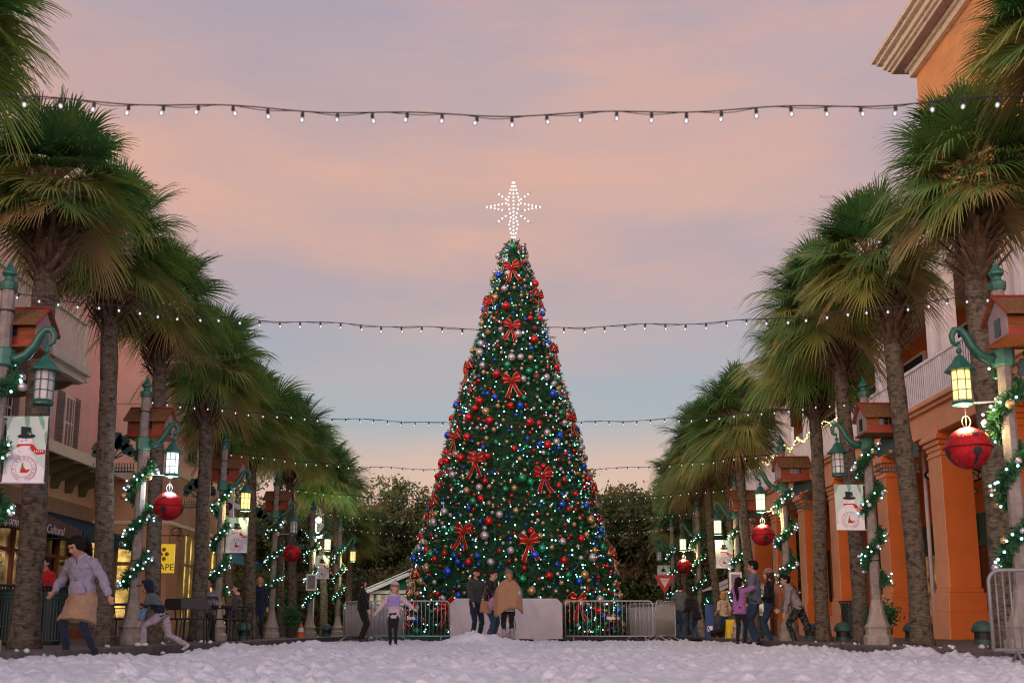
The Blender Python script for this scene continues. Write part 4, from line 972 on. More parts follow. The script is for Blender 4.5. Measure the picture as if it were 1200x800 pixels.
# garland
gb = {k: bauble_mesh(k, 12) for k in ('silver', 'gold')}
glight = MB().ell((0, 0, 0), .015, 6, 5).mesh('light', icebulb)
def make_garland(seed):
    rr = random.Random(seed); g = empty('garland'); rg_ = np.random.RandomState(seed)
    path = []; n = 260; z0, z1 = .95, 3.22; turns = 3.0; ph = rr.uniform(0, 6)
    for i in range(n):
        t = i / (n - 1); a = ph + t * turns * 2 * PI; r = .135 + .015 * math.sin(t * 30); path.append((r * math.cos(a), r * math.sin(a), z0 + (z1 - z0) * t + .03 * math.sin(a * 1.0)))
    P = np.array(path); NB = 4200; idx = rg_.randint(0, n - 1, NB); c = P[idx]; tg = P[np.minimum(idx + 1, n - 1)] - P[np.maximum(idx - 1, 0)]; tg /= np.linalg.norm(tg, axis=1)[:, None]
    d = rg_.normal(0, 1, (NB, 3)); d -= tg * (d * tg).sum(1)[:, None] * .7; d /= np.linalg.norm(d, axis=1)[:, None]
    w_ = np.cross(d, rg_.normal(0, 1, (NB, 3))); w_ /= np.linalg.norm(w_, axis=1)[:, None]; L = rg_.uniform(.045, .13, (NB, 1)); w_ *= .012
    q = np.stack([c - w_, c + w_, c + d * L + w_ * .5, c + d * L - w_ * .5], 1).reshape(-1, 3)
    link('foliage', quick_mesh('foliage', q, np.arange(NB * 4).reshape(-1, 4), [pineL, pine], (rg_.rand(NB) < .5).astype(int)), g)
    MB().tube(path[::3], .03, 6).build('stem', pine, g)
    k = 0; i = 3
    while i < n and k < 75:
        p = Vector(path[i]); h = Vector((p.x, p.y, 0)).normalized(); link('light', glight, g, p + h * rr.uniform(.07, .13) + Vector((0, 0, rr.uniform(-.09, .09)))); i += rr.randint(3, 7); k += 1
    i = 6
    while i < n:
        p = Vector(path[i]); h = Vector((p.x, p.y, 0)).normalized(); r_ = rr.choice((.03, .038, .052)); o = link('bauble', gb[rr.choice(('silver', 'gold', 'silver'))], g, p + h * .12 + Vector((0, 0, rr.uniform(-.08, .04)))); o.scale = (r_,) * 3; i += rr.randint(10, 20)
    return g
garl = [make_garland(s) for s in (21, 22, 23)]
ban = {1: make_banner(1), -1: make_banner(-1)}
used = set()
def use(proto, loc, rz, label, cat, group):
    if proto.name in used: o = copy_tree(proto)
    else: used.add(proto.name); o = proto
    o.location = loc; o.rotation_euler = (0, 0, rz); return tag(o, label, cat, group)
POSTS = [('L', 6.4, None, None), ('L', 11.4, 'banner', None), ('L', 17.0, 'bell', glC), ('L', 22.2, 'banner', glW), ('L', 28.0, 'bell', None), ('L', 34.0, 'banner', glN), ('L', 39.5, None, glO),
         ('R', 6.4, None, None), ('R', 11.4, 'bell', glW), ('R', 17.0, 'banner', None), ('R', 22.4, 'bell', glN), ('R', 28.0, 'banner', glN), ('R', 34.0, 'bell', glN), ('R', 39.4, 'banner', None)]
PX = {'L': {6.4: 5.964, 11.4: 5.820, 17.0: 6.189, 22.2: 6.290, 28.0: 6.459, 34.0: 6.597, 39.5: 6.597}, 'R': {6.4: 5.964, 11.4: 5.614, 17.0: 5.959, 22.4: 5.948, 28.0: 6.112, 34.0: 6.144, 39.4: 6.125}}
litn = {None: 'unlit', glC: 'white lit', glW: 'warm lit', glN: 'bright lit', glO: 'orange lit'}
cl = {'L': 0, 'R': 0}
for i, (s_, D, hang, gl) in enumerate(POSTS):
    sg = -1 if s_ == 'L' else 1; x = sg * PX[s_][D]; rz = PI if s_ == 'L' else 0; side = 'left' if s_ == 'L' else 'right'; k = cl[s_]; cl[s_] += 1
    hn = {'banner': 'snowman banner', 'bell': 'red bell', None: 'garland'}[hang]
    o = use(post0, (x, D, SW), rz, f'{ordw[k]} lamp post of the {side} row, {litn[gl]} lantern, carrying a {hn}', 'street lamp', 'lamp posts lining the street')
    lan = [c for c in KIDS[o.name] if c.name.startswith('lantern')][0]; gg = KIDS[lan.name][0]
    if gl is not None:
        me = gg.data.copy(); me.materials.clear(); me.materials.append(gl); gg.data = me
        lo = Matrix.Rotation(rz, 4, 'Z') @ Vector((-.50, 0, 2.60)) + Vector((x, D, SW))
        pl = bpy.data.lights.new('lantern_light', 'POINT'); pl.energy = 75 if gl != glC else 45; pl.color = {glC: (.8, .93, 1)}.get(gl, (1, .72, .38)); pl.shadow_soft_size = .1
        po = bpy.data.objects.new('lantern_light', pl); col.objects.link(po); po.location = lo
    # birdhouses face the camera side on the right row, the far side on the left row
    yy = D - .30 if s_ == 'R' else D + .30
    zb = 3.40 if s_ == 'R' else 3.45
    if D < 30: use(house0, (x + (.14 if s_ == 'R' else .0), yy, zb + SW), rz, f'wooden birdhouse on the {ordw[k]} lamp post of the {side} row', 'birdhouse', 'birdhouses on the lamp posts')
    if hang == 'bell': use(bell0, (x, D, SW), rz, f'big red glitter jingle bell hanging from the {ordw[k]} post of the {side} row', 'bell', 'red jingle bells on the lamp posts')
    if hang == 'banner': use(ban[-sg], (x, D - .02, SW), 0, f'pale snowman banner on the {ordw[k]} post of the {side} row', 'banner', 'snowman banners on the lamp posts')
    use(garl[i % 3], (x, D, SW), i * 1.9, f'green garland with icy lights wound round the {ordw[k]} post of the {side} row', 'garland', 'garlands wound round the lamp posts')
for px, D, sd_ in ((365, 33.7, 'left'), (862, 27.75, 'right')):
    x, z = ray_x(px, 682, D); n = thing('notice_box', f'white framed notice box fixed to a lamp post of the {sd_} row', 'notice box', (x, D, z)); MB().box(-.17, .17, -.04, .04, -.27, .27).build('case', white, n, bevel=.01); MB().box(-.12, .12, -.048, -.042, -.21, .21).build('panel', mat('grey_panel', (.22, .22, .22), .5), n)

# ------------------------------------------------------------------ strings of lights
bulbm = MB(); bulbm.ell((0, 0, -.058), (.0158, .0158, .0195), 10, 8)
bulb_me = bulbm.mesh('bulb', partybulb, smooth=True)
for k, D in enumerate((6.4, 11.4, 17.0, 22.3, 28.0, 34.0, 39.5)):
    xl = -PX['L'][D if D in PX['L'] else 22.2]; xr = PX['R'][{6.4: 6.4, 11.4: 11.4, 17.0: 17.0, 22.3: 22.4, 28.0: 28.0, 34.0: 34.0, 39.5: 39.4}[D]]
    L = xr - xl; n = int(L / .232); zt = PH - .25 + SW; sag = .42 - .0 * k; rs = random.Random(k)
    ordk = ['nearest', 'second nearest', 'third nearest', 'fourth nearest', 'fifth nearest', 'sixth nearest', 'farthest'][k]
    sgt = thing('light_string', f'{ordk} string of round bulbs hung across the street', 'string lights', (0, D, 0), 0, 'strings of bulbs across the street')
    f_ = lambda t: (xl + L * t, .0, zt - sag * 4 * t * (1 - t) + .012 * math.sin(t * 60 + k) + .008 * math.sin(t * 23))
    MB().tube([f_(i / 160) for i in range(161)], .0045, 5).build('cable', wire, sgt)
    mb = MB(); mb.tube([(f_(i / 160)[0], .01, f_(i / 160)[2] - .004 - .010 * math.sin(i * .9)) for i in range(161)], .003, 4)
    for i in range(n):
        t = (i + .5) / n; p = f_(t); mb.lathe([(.010, -.002), (.013, -.035), (.010, -.038)], 7, p)
        link('bulb', bulb_me, sgt, p, (rs.uniform(-.25, .25), rs.uniform(-.25, .25), 0))
    mb.build('sockets', wire, sgt)

# ------------------------------------------------------------------ barriers
STEEL = steel
def barrier(x0, y0, x1, y1, z, h, label, sheet=None, nb=20, feet=True, m_=None):
    steel = m_ or STEEL
    L = math.hypot(x1 - x0, y1 - y0); b_ = thing('crowd_barrier', label, 'barrier', (x0, y0, z), math.atan2(y1 - y0, x1 - x0), 'steel crowd barriers')
    zb, r = .17, .019; c = .12
    pts = [(0, 0, zb)] + [(0, 0, h - c)] + [(c - c * math.cos(a), 0, h - c + c * math.sin(a)) for a in np.linspace(.2, PI / 2, 6)] + [(L - c + c * math.sin(a), 0, h - c + c * math.cos(a)) for a in np.linspace(0, PI / 2 - .2, 6)] + [(L, 0, h - c), (L, 0, zb), (0, 0, zb)]
    MB().tube(pts, r, 8).build('frame', steel, b_, smooth=True)
    mb = MB()
    for i in range(1, nb): x = L * i / nb; mb.tube([(x, 0, zb), (x, 0, h - .005)], .0085, 6)
    mb.build('bars', steel, b_, smooth=True)
    if feet:
        for x in (.22, L - .22): MB().tube([(x, -.28, .012), (x, -.22, .05), (x, 0, zb - .01), (x, .22, .05), (x, .28, .012)], .016, 6).build('foot', steel, b_)
    MB().box(L * .47, L * .57, -.028, -.020, h * .55, h * .62).build('plate', steel, b_) if sheet is None else None
    if sheet == 'white': MB().box(.05, L - .05, .022, .03, zb + .02, h - .10).build('panel', mat('white_sheet', (.50, .52, .53), .7, (.44, .46, .47), 2), b_)
    return b_
GZ = RD
barrier(*((ray_x(433, 720, 28.9)[0], 28.9)), ray_x(526.5, 720, 28.9)[0], 28.9, GZ, 1.13, 'crowd barrier in front of the tree, left of the cloth covered one')
barrier(ray_x(662.5, 720, 28.9)[0], 28.9, ray_x(765, 720, 28.9)[0], 28.9, GZ, 1.13, 'crowd barrier in front of the tree, right of the cloth covered one')
barrier(ray_x(403, 720, 30.2)[0], 30.2, ray_x(436, 720, 29.0)[0], 29.0, GZ, 1.13, 'crowd barrier behind the guard in black, backed with a pale sheet', 'white')
barrier(ray_x(736, 720, 32.5)[0], 32.5, ray_x(772, 720, 31.0)[0], 31.3, GZ, 1.12, 'crowd barrier set back behind the right one, backed with a pale sheet', 'white')
barrier(ray_x(769, 720, 28.8)[0], 28.8, ray_x(791, 720, 30.0)[0], 30.0, GZ, 1.13, 'turned crowd barrier beside the man in the grey sweater', 'white')
barrier(ray_x(1164, 720, 10.7)[0], 10.75, 7.2, 10.2, GZ, .98, 'near crowd barrier at the right edge in front of a garlanded post', nb=34, m_=mat('dull_steel', (.27, .27, .28), .5, (.20, .20, .21), 12, metal=.3))
barrier(ray_x(436, 720, 29.3)[0], 29.6, ray_x(474, 720, 31.5)[0], 32.2 - .9, GZ, 1.05, 'crowd barrier behind the waving girl', 'white')
# cloth covered pair in the middle
x0, x1 = ray_x(527.5, 720, 28.6)[0], ray_x(659, 720, 28.6)[0]
b_ = thing('covered_barrier', 'barrier hidden under a pale grey cloth with a round emblem', 'barrier', (x0, 28.6, GZ))
L = x1 - x0; cs = MB(); nx_, nz_ = 70, 22; vs = []
def cloth_p(i, j, dy):
    x = L * i / nx_; z = .09 + (1.10) * j / nz_
    e = max(0, z - 1.07); cut = .14 * max(0, 1 - min(x, L - x) / .16); z = min(z, 1.19 - cut)
    y = .055 * noise.noise(Vector((x * 2.2, z * .9, 3))) + .045 * noise.noise(Vector((x * 6 + z * 2.5, z * 1.6, 7))) + .012 * math.sin(x * 5 + z * 3) * (1 - j / nz_)
    return (x, (-.06 + y) if dy == 0 else .05 - y * .3, z + (.012 * math.sin(x * 7) if j == 0 else 0))
for dy in (0, 1):
    for j in range(nz_ + 1):
        for i in range(nx_ + 1): vs.append(cloth_p(i, j, dy))
k = (nx_ + 1) * (nz_ + 1); fs = []
for j in range(nz_):
    for i in range(nx_): a = j * (nx_ + 1) + i; fs += [(a, a + 1, a + nx_ + 2, a + nx_ + 1), (a + k, a + k + nx_ + 1, a + k + nx_ + 2, a + k + 1)]
for i in range(nx_): a = nz_ * (nx_ + 1) + i; fs.append((a, a + 1, a + 1 + k, a + k))
for j in range(nz_):
    a = j * (nx_ + 1); fs.append((a, a + nx_ + 1, a + nx_ + 1 + k, a + k)); a += nx_; fs.append((a, a + k, a + nx_ + 1 + k, a + nx_ + 1))
cs.add(vs, fs); clo = cs.build('cloth', mat('grey_canvas', (.56, .54, .54), .9, (.48, .465, .47), 1.4, .3, 60), b_, smooth=True)
em = MB(); ex, ez = ray_x(590, 733, 28.6); ex -= x0; ez = ez - GZ
for mi_, ra, rb in ((0, .335, .30), ):
    a = np.linspace(0, 2 * PI, 49)
    vs = [(ex + r_ * math.cos(t), -.125, ez + r_ * math.sin(t)) for t in a[:-1] for r_ in (.345, .325)]
    em.add(vs, [(2 * i, 2 * i + 1, (2 * i + 3) % 96, (2 * i + 2) % 96) for i in range(48)])
em.build('emblem', mat('emblem_green', (.03, .17, .07), .8), clo)
bm = bmesh.new()
for word, a0, a1, fl in (('CELEBRATION', 200, -20, False), ('EST. 2005', 225, 315, True)):
    for i, ch in enumerate(word):
        if ch == ' ': continue
        t = R(a0 + (a1 - a0) * i / (len(word) - 1)); me = text_mesh(ch, .10, txt, .001); ro = t - PI / 2 if not fl else t + PI / 2
        me.transform(Matrix.Translation((ex + .265 * math.cos(t), -.126, ez + .265 * math.sin(t))) @ Matrix.Rotation(-ro, 4, 'Y') @ Matrix.Rotation(PI / 2, 4, 'X')); bm.from_mesh(me)
me = bpy.data.meshes.new('lettering'); bm.to_mesh(me); bm.free(); me.materials.append(bc[4]); link('lettering', me, clo)
for x in (.15, L * .5, L - .15): MB().tube([(x, -.22, .02), (x, 0, .12), (x, .22, .02)], .016, 6).build('foot', steel, b_)

# ------------------------------------------------------------------ kiosks
def kiosk(px0, pk, Y, W_, label, eave_py, peak_py):
    x0, ze = ray_x(px0, eave_py, Y); _, zp = ray_x(pk, peak_py, Y); k = thing('market_kiosk', label, 'kiosk', (x0, Y, RD), 0, 'green market kiosks'); he = ze - RD; hp = zp - RD; xm = W_ / 2
    gw = mat('kiosk_green', (.02, .15, .10), .7, (.015, .12, .08), 2)
    w = MB(); w.box(.12, W_ - .12, 0, 2.2, 0, he); w.prism([(.12, he), (W_ - .12, he), (xm, hp - .1)], 'y', 0.001, 2.2); w.build('wall', gw, k)
    t = MB()
    for a, b2 in (((-.05, he - .05), (xm, hp)), ((W_ + .05, he - .05), (xm, hp))):
        t.prism([a, b2, (b2[0], b2[1] - .16), (a[0], a[1] - .14)], 'y', -.25, -.18)
    t.box(.08, .22, -.03, .05, 0, he - .04); t.box(W_ - .22, W_ - .08, -.03, .05, 0, he - .04); t.box(.22, W_ - .22, -.03, .02, he - .16, he - .04); t.box(.22, W_ - .22, -.05, .02, .85, .95)
    t.build('trim', white, k)
    r = MB()
    for a, b2 in (((-.08, he - .03), (xm, hp + .03)), ((W_ + .08, he - .03), (xm, hp + .03))): r.prism([a, b2, (b2[0], b2[1] + .04), (a[0], a[1] + .04)], 'y', -.27, 2.4)
    r.build('roof', white, k)
    MB().box(.3, W_ - .3, -.012, -.003, .98, he - .2).build('hatch', litglass('kiosk_light', (1, .8, .5), .55), k); return k
kiosk(431, 483, 38, 3.3, 'green and white gabled kiosk beside the giant tree behind the guard', 690, 668)
kiosk(836, 862, 40, 2.2, 'green kiosk with white gable behind the couple in the right row', 690, 676)

# ------------------------------------------------------------------ street furniture
def make_bin():
    b_ = empty('litter_bin'); m_ = mat('bin_green', (.015, .06, .045), .5, (.010, .045, .035), 5)
    s = MB()
    for k in range(32):
        a = 2 * PI * k / 32; u = Vector((math.cos(a), math.sin(a), 0)); s.tube([u * .25 + Vector((0, 0, .06)), u * .25 + Vector((0, 0, .72)), u * .265 + Vector((0, 0, .86)), u * .31 + Vector((0, 0, .95))], [(.012, .005)] * 4, 4, side=(-u.y, u.x, 0))
    s.build('slats', m_, b_)
    MB().lathe([(.225, .04), (.235, .88), (.22, .885)], 24).build('liner', blackm, b_)
    h = MB()
    for z in (.05, .74, .80): h.lathe([(.262, z), (.267, z + .012), (.262, z + .03)], 24)
    h.lathe([(.30, .94), (.325, .95), (.30, .965), (.26, .96)], 24); h.lathe([(.18, 0), (.2, .05)], 16); h.build('hoops', m_, b_, smooth=True); return b_
bin0 = make_bin()
for px, D, lab in ((15, 16.9, 'dark green slatted litter bin at the left edge of the photo'), (58, 17.3, 'dark green slatted litter bin just behind the walking girl'), (998, 26.8, 'dark green slatted litter bin by the green arcade door')):
    use(bin0, (ray_x(px, 720, D)[0], D, SW), px, lab, 'litter bin', 'slatted litter bins')
def make_dome():
    b_ = empty('garden_speaker'); m_ = mat('speaker_green', (.03, .10, .085), .6)
    MB().lathe([(.17, .20), (.18, .23), (.165, .30), (.12, .36), (.06, .39), (.01, .40)], 20).build('cap', m_, b_, smooth=True); MB().lathe([(.13, 0), (.14, .05), (.135, .2)], 16).build('body', wire, b_)
    MB().lathe([(.145, 0), (.145, .08), (.136, .085)], 16).build('skirt', m_, b_); return b_
dome0 = make_dome()
for px, D, lab in ((286, 25.5, 'green domed garden speaker beside a palm on the left'), (382, 33, 'farthest green domed garden speaker on the left'), (988, 22, 'green domed garden speaker between palm and litter bin'), (1069, 22.0, 'green domed garden speaker half behind a right palm'), (1152, 17.5, 'green domed garden speaker at the foot of the near arcade pillar'), (950, 26, 'green domed garden speaker behind the boy in grey')):
    use(dome0, (ray_x(px, 745, D)[0], D, SW), px, lab, 'garden speaker', 'domed garden speakers')
ch = empty('cafe_chair')
MB().box(-.22, .22, -.22, .22, .43, .46).build('seat', blackm, ch, bevel=.008)
mb = MB(); mb.prism([(-.23, .62), (.23, .62), (.24, .80), (.20, .84), (-.20, .84), (-.24, .80)], 'y', .20, .225); mb.build('backrest', blackm, ch, bevel=.004)
mb = MB()
for s in (-1, 1): mb.tube([(s * .22, .2, .46), (s * .225, .21, .64)], .014, 6); mb.tube([(s * .22, .2, .66), (s * .25, -.18, .66), (s * .24, -.2, .46)], .014, 6)
mb.build('arms', blackm, ch)
for sx in (-1, 1):
    for sy in (-1, 1): MB().tube([(sx * .2, sy * .2, .44), (sx * .23, sy * .23, 0)], .016, 6).build('leg', blackm, ch)
tb = empty('cafe_table')
MB().box(-.42, .42, -.4, .4, .71, .745).build('table_top', blackm, tb, bevel=.006); MB().tube([(0, 0, .02), (0, 0, .71)], .045, 10).build('leg', blackm, tb)
mb = MB(); mb.box(-.3, .3, -.04, .04, 0, .035); mb.box(-.04, .04, -.3, .3, .0, .03); mb.build('base', blackm, tb)
for px, D, lab in ((149, 20.5, 'black square cafe table behind the bending boy'), (268, 22.6, 'black square cafe table beside the seated man')): use(tb, (ray_x(px, 720, D)[0], D, SW), 0, lab, 'table', 'black cafe tables')
for px, D, rz, lab in ((134, 20.9, 1.3, 'black cafe chair left of the nearer table'), (166, 20.9, -1.3, 'black cafe chair right of the nearer table'), (212, 20.6, 2.9, 'black cafe chair back, just behind the bending boy'), (228, 19.9, 3.3, 'black cafe chair with its back to the street between two palms'), (238, 22.0, .4, 'black cafe chair under the man in the striped jumper'), (262, 20.8, -1.5, 'black cafe chair at the near side of the farther table'), (282, 23.4, -1.6, 'black cafe chair under the seated person in dark clothes')):
    use(ch, (ray_x(px, 720, D)[0], D, SW), rz, lab, 'chair', 'black cafe chairs')
# yield sign
x, z = ray_x(779, 684, 38.2); y_ = thing('yield_sign', 'red and white triangular give way sign behind a snowman banner', 'sign', (x, 38.2, RD)); zz_ = z - RD
MB().prism([(-.40, zz_ + .33), (.40, zz_ + .33), (0, zz_ - .38)], 'y', -.01, .01).build('plate', mat('sign_red', (.55, .02, .03), .5), y_)
MB().prism([(-.19, zz_ + .21), (.19, zz_ + .21), (0, zz_ - .14)], 'y', -.016, -.0105).build('face_panel', white, y_)
link('lettering', text_mesh('YIELD', .105, mat('sign_red', (0, 0, 0)), .001), y_, (0, -.018, zz_ + .13), (R(90), 0, 0))
MB().tube([(0, .03, 0), (0, .03, zz_ + .3)], .03, 8).build('post', green, y_)
# wet floor sign, blue bin, orange cone
x = ray_x(858, 745, 28.6)[0]; f = thing('floor_sign', 'yellow folding floor sign beside the girl in the cream jumper', 'sign', (x, 28.6, RD)); yel = mat('yellow_plastic', (.75, .52, .02), .5)
for s in (-1, 1): MB().add([(-.15, s * .02, .62), (.15, s * .02, .62), (.17, s * .17, 0), (-.17, s * .17, 0), (-.15, s * .035, .62), (.15, s * .035, .62), (.17, s * .185, 0), (-.17, s * .185, 0)], [(0, 1, 2, 3), (7, 6, 5, 4), (0, 4, 5, 1), (1, 5, 6, 2), (2, 6, 7, 3), (3, 7, 4, 0)]).build('panel', yel, f)
x = ray_x(832, 740, 29.5)[0]; f = thing('blue_board', 'narrow blue standing board behind the small dog', 'board', (x, 29.5, RD)); MB().box(-.13, .13, -.03, .03, .02, 1.05).build('panel', mat('blue_board_paint', (.015, .06, .2), .5), f, bevel=.01); MB().box(-.07, .07, -.035, -.0305, .3, .45).build('print', white, f); MB().box(-.15, .15, -.15, .15, 0, .019).build('base', wire, f)
x = ray_x(352, 745, 31)[0]; f = thing('traffic_cone', 'small orange and white cone between far left lamp posts', 'cone', (x, 31, SW)); mb = MB(); mb.mat(0).lathe([(.13, .02), (.10, .16)], 16); mb.mat(1).lathe([(.10, .16), (.075, .28)], 16); mb.mat(0).lathe([(.075, .28), (.03, .46), (.02, .47)], 16); mb.mat(0).box(-.17, .17, -.17, .17, 0, .02); mb.build('cone', [mat('cone_orange', (.7, .14, .02), .5), white], f)
# flood light on a pole at left
x, z = ray_x(373, 628, 35.2); fl = thing('flood_light', 'bright white twin flood lamps on a slim pole at left', 'flood light', (x - .1, 35.2, SW))
MB().tube([(0, 0, 0), (0, 0, z + .5)], .04, 8).build('pole', steel, fl)
for dx, zz_ in ((.12, z), (.10, z + .52)):
    h = MB().box(dx - .13, dx + .13, -.06, .06, zz_ - .11, zz_ + .11).build('lamp_head', wire, fl, bevel=.01); MB().ell((dx, -.065, zz_), (.11, .03, .09), 12, 8).build('lens', emis('flood_lens', (.92, 1, .96), 26 if zz_ == z else 10), h)
l = bpy.data.lights.new('flood', 'POINT'); l.energy = 150; l.color = (.85, 1, .85); l.shadow_soft_size = .1; o = bpy.data.objects.new('flood', l); col.objects.link(o); o.location = (x + .1, 34.9, z + .1)
# wreath-like plants on the pavement at the foot of the posts
def bush(x, y, h, r, label, seed):
    rg_ = np.random.RandomState(seed); p = thing('potted_shrub', label, 'plant', (x, y, SW)); MB().lathe([(.13, 0), (.17, .25), (.16, .26)], 14).build('pot', mat('dark_pot', (.05, .045, .04), .7), p)
    n = 900; c = rg_.normal(0, .4, (n, 3)) * np.array([r, r, h * .45]) + np.array([0, 0, .25 + h * .45]); c[:, 2] = np.maximum(c[:, 2], .22); a = rg_.normal(0, 1, (n, 3)); a /= np.linalg.norm(a, axis=1)[:, None]; b2 = np.cross(a, rg_.normal(0, 1, (n, 3))); b2 /= np.linalg.norm(b2, axis=1)[:, None]; a *= .05; b2 *= .022
    link('foliage', quick_mesh('foliage', np.stack([c - a, c - b2, c + a, c + b2], 1).reshape(-1, 3), np.arange(n * 4).reshape(-1, 4), [pineL, pine], (rg_.rand(n) < .5).astype(int)), p)
bush(ray_x(341, 740, 30)[0], 30, .75, .3, 'small dark potted fir beside the fifth left lamp post', 3)
bush(ray_x(1035, 740, 18.6)[0], 18.6, .55, .3, 'low dark potted shrub behind the garlanded right post', 4)
# ------------------------------------------------------------------ people
import bpy as _b
def remesh(mb, name, mats, voxel, smooth_it=3, noise_amp=0.0, nscale=6):
    me = mb.mesh(name, mats, False, 0, True); o = bpy.data.objects.new('tmp', me); col.objects.link(o)
    m = o.modifiers.new('r', 'REMESH'); m.mode = 'VOXEL'; m.voxel_size = voxel
    if smooth_it: s = o.modifiers.new('s', 'SMOOTH'); s.iterations = smooth_it; s.factor = .5
    out = bpy.data.meshes.new_from_object(o.evaluated_get(bpy.context.evaluated_depsgraph_get())); bpy.data.objects.remove(o); bpy.data.meshes.remove(me)
    out.name = name; out.materials.clear()
    for k in (mats if isinstance(mats, list) else [mats]): out.materials.append(k)
    out.polygons.foreach_set('use_smooth', [True] * len(out.polygons))
    if noise_amp:
        for v in out.vertices: v.co += v.normal * noise_amp * (noise.noise(Vector((v.co.x * nscale, v.co.y * nscale, v.co.z * nscale * 1.6))) + .5 * noise.noise(v.co * nscale * 2.7))
    return out
def ik(a, b, l1, l2, pole):
    a, b = Vector(a), Vector(b); d = b - a; L = min(d.length, (l1 + l2) * .999); d.normalize(); b = a + d * L
    x = (l1 * l1 - l2 * l2 + L * L) / (2 * L); h = math.sqrt(max(0, l1 * l1 - x * x)); p = Vector(pole); p = p - d * p.dot(d)
    if p.length < 1e-5: p = d.orthogonal()
    return a + d * x + p.normalized() * h, b
def cloth(name, c, c2=None, sc_=14): return mat('cloth_' + name, c, .9, c2 or tuple(v * .72 for v in c), sc_, .35, 90, sheen=.15)
SK = {'light': (.56, .31, .22), 'tan': (.40, .22, .15)}
skin = {k: mat('skin_' + k, v, .55, tuple(a * .9 for a in v), 20) for k, v in SK.items()}
eyem = mat('eye_dark', (.02, .015, .012), .25); lipm = mat('lip', (.32, .08, .07), .5); eyew = mat('eye_white', (.6, .58, .55), .3)
def hair_m(n, c): return mat('hair_' + n, c, .7, tuple(v * .5 for v in c), 30, .5, 60, stretch=(6, 6, 1))
HB = hair_m('black', (.010, .008, .007)); HBr = hair_m('brown', (.07, .04, .025)); HBl = hair_m('blonde', (.42, .26, .12)); HD = hair_m('dark_brown', (.035, .022, .016))
def frame_from(fwd, up):
    f = Vector(fwd).normalized(); r = f.cross(Vector(up)).normalized(); u = r.cross(f).normalized(); return Matrix((r, f, u)).transposed()   # columns: x right, y forward, z up
